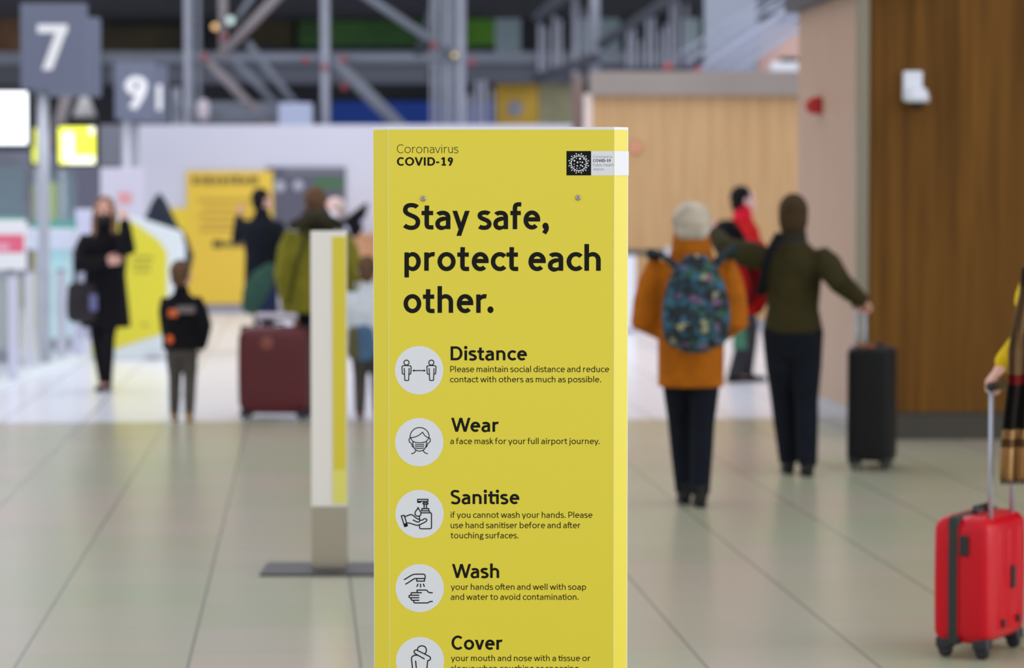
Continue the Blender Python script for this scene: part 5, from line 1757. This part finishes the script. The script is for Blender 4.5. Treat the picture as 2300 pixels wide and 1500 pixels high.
def suitcase(label, loc, rz, w, d, h, shell_m, z0=.06, corner=.05, handle=None, handle_dy=0.0, handle_dx=0.0, gap=.16, inflate=.02, zip_m=None, tube_m=None, grip_m=None, ribs=0, zip_y=0.0, grip_t=.022):
    t = thing('suitcase', label, 'suitcase', loc, rz)
    half = [(-d / 2, zip_y - .012), (zip_y + .012, d / 2)]
    for y0, y1 in half:
        dd = y1 - y0
        m = rounded_case(w, dd * 2, h, min(corner, dd * .9), inflate)
        sgn = -1 if y0 < -d / 2 + .001 else 1
        # keep one half of a doubled form so that only the outer edge is rounded
        m.v = [Vector((p.x, (min(p.y, 0) + y1) if sgn < 0 else (max(p.y, 0) + y0), p.z + z0)) for p in m.v]
        sh = m.obj('shell', shell_m, t)
        for q in range(ribs):
            xr = -w / 2 + w * (q + 1) / (ribs + 1)
            yy = y0 if sgn < 0 else y1
            M().tube([(xr, yy, z0 + h * .12), (xr, yy, z0 + h * .88)], [(.012, .005)] * 2, 10, up=(0, 1, 0), round_ends=True).obj('rib', shell_m, sh)
    zb = rounded_case(w * 1.012, .05, h * 1.012, .012, inflate)
    zb.v = [Vector((p.x, p.y + zip_y, p.z + z0 - h * .006)) for p in zb.v]
    zb.obj('zip_band', zip_m or BLK, t)
    for sx in (-1, 1):
        for sy in (-1, 1):
            cx, cy = sx * (w / 2 - .045), sy * (d / 2 - .04)
            hs = M().box((cx, cy, z0 + .002), (.07, .06, .045)).obj('wheel_housing', BLK, t, bevel=.01)
            M().lathe([(.012, -.014), (.026, -.012), (.028, 0), (.026, .012), (.012, .014)], (cx, cy, .028), (1, 0, 0), 18).obj('wheel', mat('wheel_rubber', rgb(40, 40, 44), .5), hs)
    M().tube([(-.07, handle_dy * 0, z0 + h - .004), (-.06, 0, z0 + h + .022), (.06, 0, z0 + h + .022), (.07, 0, z0 + h - .004)], .011, 10).obj('carry_handle', BLK, t)
    if handle:
        for sx in (-1, 1):
            M().tube([(handle_dx + sx * gap / 2, handle_dy, z0 + h * .9), (handle_dx + sx * gap / 2, handle_dy, z0 + h + handle)], .0095, 10).obj('trolley_tube', tube_m or METAL, t)
        M().tube([(handle_dx - gap / 2 - .012, handle_dy, z0 + h + handle), (handle_dx + gap / 2 + .012, handle_dy, z0 + h + handle)], grip_t, 12, up=(0, 0, 1), round_ends=True).obj('trolley_grip', grip_m or BLK, t)
    return t


# red cabin case at the right edge
RZ = math.radians(60)
wr_, dr_, hr_ = .42, .225, .5
cor = F(2220, 1487)
ctr = cor + Matrix.Rotation(RZ, 3, 'Z') @ Vector((wr_ / 2, dr_ / 2, 0))
REDS = mat('case_red_shell', rgb(192, 12, 28, 1.15), .32, spec=.25, noise=.05, nscale=2)
z_top_case = P(2240, 1150, ctr.y).z
hr_ = z_top_case - .055
grip_z = P(2236, 866, ctr.y - .1).z
rs = suitcase('small red hard shell suitcase with black zip at the right edge', ctr, RZ, wr_, dr_, hr_, REDS, .055, .05, grip_z - .055 - hr_, -dr_ / 2 + .03, -.005, .23, .02, mat('zip_dark_green', rgb(38, 42, 38, 1.1), .6), ribs=3, grip_t=.017, zip_y=.028)
M().box((-wr_ / 2 - .004, -.016, .055 + hr_ * .78), (.02, .036, .075)).obj('combination_lock', BLK, rs, bevel=.006)
M().box((.02, -dr_ / 2 - .008, .055 + hr_ * .5), (.03, .018, .085)).obj('side_handle', BLK, rs, bevel=.006)
for x in (-.07, .09):
    M().box((x, -dr_ / 2 - .006, .055 + hr_ * .15), (.018, .014, .03)).obj('side_foot', BLK, rs, bevel=.004)

# tall black case pulled by the olive jacket
yk = depth_at(1057)
q0, q1 = P(1912, 1000, yk), P(2030, 1000, yk)
bc = suitcase('tall black suitcase with raised handle beside right timber wall', (((q0.x + q1.x) / 2 - .01), yk + .2, 0), math.radians(-13), .285, .46, P(1970, 784, yk).z - .06, mat('case_black', rgb(15, 18, 15, 1.0), .6, noise=.1, spec=.25), .06, .03,
              P(1928, 682, yk).z - P(1970, 780, yk).z, -.16, -.06, .05, .0, zip_m=mat('case_black_zip', rgb(26, 30, 38, 1.0), .5))
M().box((-.02, -.18, P(1970, 780, yk).z + .008), (.11, .03, .02)).obj('luggage_tag', mat('tag_orange', rgb(150, 84, 34, 1.2), .6), bc, bevel=.004)

# maroon case
ym = depth_at(944)
q0, q1 = P(534, 900, ym), P(695, 900, ym)
hm2 = P(615, 735, ym).z
mc = suitcase('large maroon suitcase standing beside the yellow olive jacket', ((q0.x + q1.x) / 2, ym + .17, 0), math.radians(-6), (q1.x - q0.x) * .965, .32, hm2 - .045, mat('case_maroon', rgb(84, 12, 20, 1.1), .5, noise=.12, nscale=3), .045, .09,
              .075, .06, .0, .26, .025, zip_m=mat('case_maroon_zip', rgb(60, 14, 20, 1.2), .5), tube_m=WHT, grip_m=mat('grip_pale', rgb(186, 180, 190, 1.2), .4), grip_t=.028)
lc = P(604, 772, ym)
M().lathe([(.055, 0), (.055, .006), (.04, .01)], ((lc.x - mc.location.x), -.165, lc.z), (0, -1, 0), 24).obj('badge', mat('badge_bronze', rgb(120, 60, 50, 1.2), .4), mc)

# backpack on the orange coat
FLOR = bpy.data.materials.new('floral_fabric')
FLOR.use_nodes = True
_nt = FLOR.node_tree
_b = _nt.nodes['Principled BSDF']
_b.inputs['Roughness'].default_value = .8
_tc = _nt.nodes.new('ShaderNodeTexCoord')
_vo = _nt.nodes.new('ShaderNodeTexVoronoi')
_vo.inputs['Scale'].default_value = 30
_nz = _nt.nodes.new('ShaderNodeTexNoise')
_nz.inputs['Scale'].default_value = 30
_va = _nt.nodes.new('ShaderNodeMixRGB')
_va.blend_type = 'ADD'
_va.inputs['Fac'].default_value = .045
_nt.links.new(_tc.outputs['Object'], _nz.inputs['Vector'])
_nt.links.new(_tc.outputs['Object'], _va.inputs['Color1'])
_nt.links.new(_nz.outputs['Color'], _va.inputs['Color2'])
_nt.links.new(_va.outputs['Color'], _vo.inputs['Vector'])
_sp = _nt.nodes.new('ShaderNodeSeparateColor')
_nt.links.new(_vo.outputs['Color'], _sp.inputs[0])
_rp = _nt.nodes.new('ShaderNodeValToRGB')
_rp.color_ramp.interpolation = 'CONSTANT'
stops = [(0, (14, 22, 28)), (.3, (28, 66, 84)), (.5, (20, 34, 44)), (.62, (44, 96, 118)), (.78, (40, 86, 60)), (.86, (150, 150, 110)), (.9, (110, 80, 110)), (.95, (20, 40, 46))]
_e = _rp.color_ramp.elements
while len(_e) < len(stops):
    _e.new(.5)
for el_, (ps, c_) in zip(_e, stops):
    el_.position = ps
    el_.color = rgb(*c_, .95)
_nt.links.new(_sp.outputs[0], _rp.inputs['Fac'])
_nt.links.new(_rp.outputs['Color'], _b.inputs['Base Color'])
STRAP = cloth('strap_dark', 34, 46, 50, 1.0, noise=.3)

pyb = i1['base'].y - .285
c0 = P(1563, 782, pyb)
bp = thing('backpack', 'dark teal floral backpack worn over the orange brown coat', 'backpack', c0)
g = lambda x, y, dy=0.0: P(x, y, pyb + dy) - c0
k = M()
prof = [(782, 40, .03), (776, 62, .06), (755, 74, .085), (720, 78, .1), (680, 76, .1), (640, 66, .09), (612, 54, .075), (594, 44, .055), (584, 32, .035)]
k.tube([g(1563, y, .0) for y, _, _ in prof], [(w_ / (FPX / pyb), d_) for _, w_, d_ in prof], 26, up=(0, 1, 0), round_ends=True)
body_ = k.obj('pack_body', FLOR, bp, remesh=.01, smooth_it=2)
k = M()
k.tube([g(1563, y, -.055) for y in (772, 750, 715, 690)], [(w_ / (FPX / pyb), d_) for w_, d_ in ((44, .04), (58, .06), (58, .06), (50, .04))], 22, up=(0, 1, 0), round_ends=True)
k.obj('front_pocket', FLOR, bp, remesh=.01, smooth_it=2)
for pts in ([(1525, 606, .03), (1503, 584, .06), (1482, 572, .13), (1470, 566, .22), (1466, 580, .34)], [(1600, 606, .03), (1616, 582, .06), (1630, 565, .13), (1640, 558, .22), (1644, 572, .34)]):
    M().tube([g(*q) for q in pts], [(.042, .016)] * len(pts), 12, up=(0, 0, 1), round_ends=True).obj('shoulder_strap', STRAP, bp)
M().tube([g(1545, 590, .02), g(1552, 574, .03), g(1574, 574, .03), g(1581, 590, .02)], .01, 8).obj('top_loop', STRAP, bp)

# red rucksack edge and green bag carried by the person in red
yr = depth_at(857)
yr = m1.location.y + .36
c0 = P(1688, 690, yr - .05)
rb_ = thing('rucksack', 'red rucksack carried beside the dark olive jacket', 'rucksack', c0)
k = M()
prof = [(690, 26, .05), (670, 38, .1), (620, 44, .12), (575, 42, .11), (556, 30, .06)]
k.tube([P(1692, y, yr - .05) - c0 for y, _, _ in prof], [(w_ / (FPX / yr), d_) for _, w_, d_ in prof], 22, up=(0, 1, 0), round_ends=True)
k.obj('pack_body', REDC, rb_, remesh=.012, smooth_it=2)
M().tube([P(1680, 590, yr - .19) - c0, P(1690, 640, yr - .2) - c0, P(1684, 680, yr - .18) - c0], .022, 10, round_ends=True).obj('side_strap', cloth('strap_maroon', 110, 14, 18, 1.2), rb_)
M().tube([P(1675, 560, yr - .05) - c0, P(1655, 520, yr - .05) - c0, P(1640, 505, yr) - c0], .03, 10, round_ends=True).obj('shoulder_strap', BLACKC, rb_)
yr = depth_at(857)
c0 = P(1662, 784, yr - .35)
gb = thing('carrier_bag', 'small green carrier bag hanging by the red jacket', 'bag', c0)
hw = 15 / (FPX / yr)
z_ = P(1662, 738, yr - .35).z - c0.z
M().prism([(-hw, 0, 0), (hw, 0, 0), (hw * .9, .03, z_), (-hw * .9, .03, z_)], (0, .1, 0)).obj('bag_body', mat('bag_green', rgb(58, 110, 84, 1.3), .6), gb)
M().tube([(-hw * .6, .08, z_), (-hw * .3, .08, z_ + .1), (hw * .3, .08, z_ + .1), (hw * .6, .08, z_)], .008, 8).obj('bag_handle', MATS['bag_green'], gb)

# handbag of the blonde woman
yh = iw['base'].y - .1
c0 = P(188, 712, yh)
hb = thing('handbag', 'dark brown handbag on the arm of the blonde woman', 'handbag', c0)
a0, b0 = P(151, 712, yh) - c0, P(226, 645, yh) - c0
k = M()
k.tube([(0, 0, 0.02), (0, 0, b0.z * .5), (0, 0, b0.z)], [((b0.x - a0.x) / 2, .075), ((b0.x - a0.x) / 2 * 1.02, .07), ((b0.x - a0.x) / 2 * .88, .045)], 24, up=(0, 1, 0), round_ends=True)
k.v = [Vector((math.copysign(abs(p.x / .15) ** .5 * .15, p.x) if abs(p.x) < .15 else p.x, p.y, p.z)) for p in k.v]
k.obj('bag_body', cloth('leather_dark', 42, 38, 40, 1.2, .5), hb)
M().box((.1, -.085, b0.z * .5), (.07, .02, b0.z * .55)).obj('pale_tag', mat('tag_lilac', rgb(96, 98, 140, 1.2), .5), hb, bevel=.006)
M().tube([(-.09, 0, b0.z), (-.075, 0, b0.z + .14), (.0, 0, b0.z + .2), (.075, 0, b0.z + .14), (.09, 0, b0.z)], .009, 8, round_ends=True).obj('bag_handle', MATS['leather_dark'], hb)
# phone-sized dark thing held at her face
wl_w = wb_.matrix_basis @ (iw['wl'] + (iw['wl'] - iw['el']).normalized() * .09)

# duffel of the black coat
yd = ibk['base'].y - .3
c0 = P(580, 706, yd)
db = thing('shoulder_bag', 'dark green shoulder bag hanging beside the long black coat', 'bag', c0)
M().tube([P(562, 690, yd) - c0, P(572, 660, yd) - c0, P(590, 625, yd) - c0, P(606, 604, yd) - c0], [(.1, .08), (.14, .1), (.13, .1), (.07, .07)], 20, up=(0, 1, 0), round_ends=True).obj('bag_body', cloth('bag_dark_green', 44, 72, 60, 1.2), db, remesh=.012, smooth_it=2)
M().tube([P(590, 700, yd + .05) - c0, P(606, 665, yd + .05) - c0, P(614, 625, yd + .05) - c0], [(.09, .05), (.1, .06), (.06, .05)], 16, up=(0, 1, 0), round_ends=True).obj('side_panel', cloth('bag_navy', 34, 40, 66, 1.2), db, remesh=.012, smooth_it=2)
M().tube([P(600, 610, yd) - c0, P(606, 560, yd) - c0, P(602, 510, yd + .04) - c0, P(600, 476, yd + .12) - c0], .018, 8, round_ends=True).obj('shoulder_strap', BLACKC, db)

# little blue bag and red mitten by the child
yc_ = ic['base'].y - .22
c0 = P(815, 800, yc_)
cb = thing('child_bag', 'small blue and olive bag at the hip of the pale jacket child', 'bag', c0)
M().tube([P(816, 798, yc_) - c0, P(816, 770, yc_) - c0, P(816, 742, yc_) - c0], [(.09, .05), (.105, .06), (.08, .045)], 18, up=(0, 1, 0), round_ends=True).obj('bag_body', cloth('bag_blue', 70, 96, 124, 1.25), cb, remesh=.01, smooth_it=2)
M().tube([P(796, 795, yc_ - .02) - c0, P(794, 745, yc_ - .02) - c0], [(.05, .05), (.045, .045)], 14, up=(0, 1, 0), round_ends=True).obj('side_pocket', cloth('bag_olive', 88, 84, 56, 1.25), cb, remesh=.01, smooth_it=2)
# dark strap across the olive jacket, holding the red rucksack
M().tube([P(1750, 528, m1.location.y - .08) - rb_.location, P(1732, 560, m1.location.y - .17) - rb_.location, P(1718, 605, m1.location.y - .15) - rb_.location, P(1708, 660, m1.location.y + .0) - rb_.location], [(.03, .012)] * 4, 10, up=(0, 1, 0), round_ends=True).obj('back_strap', BLACKC, rb_)
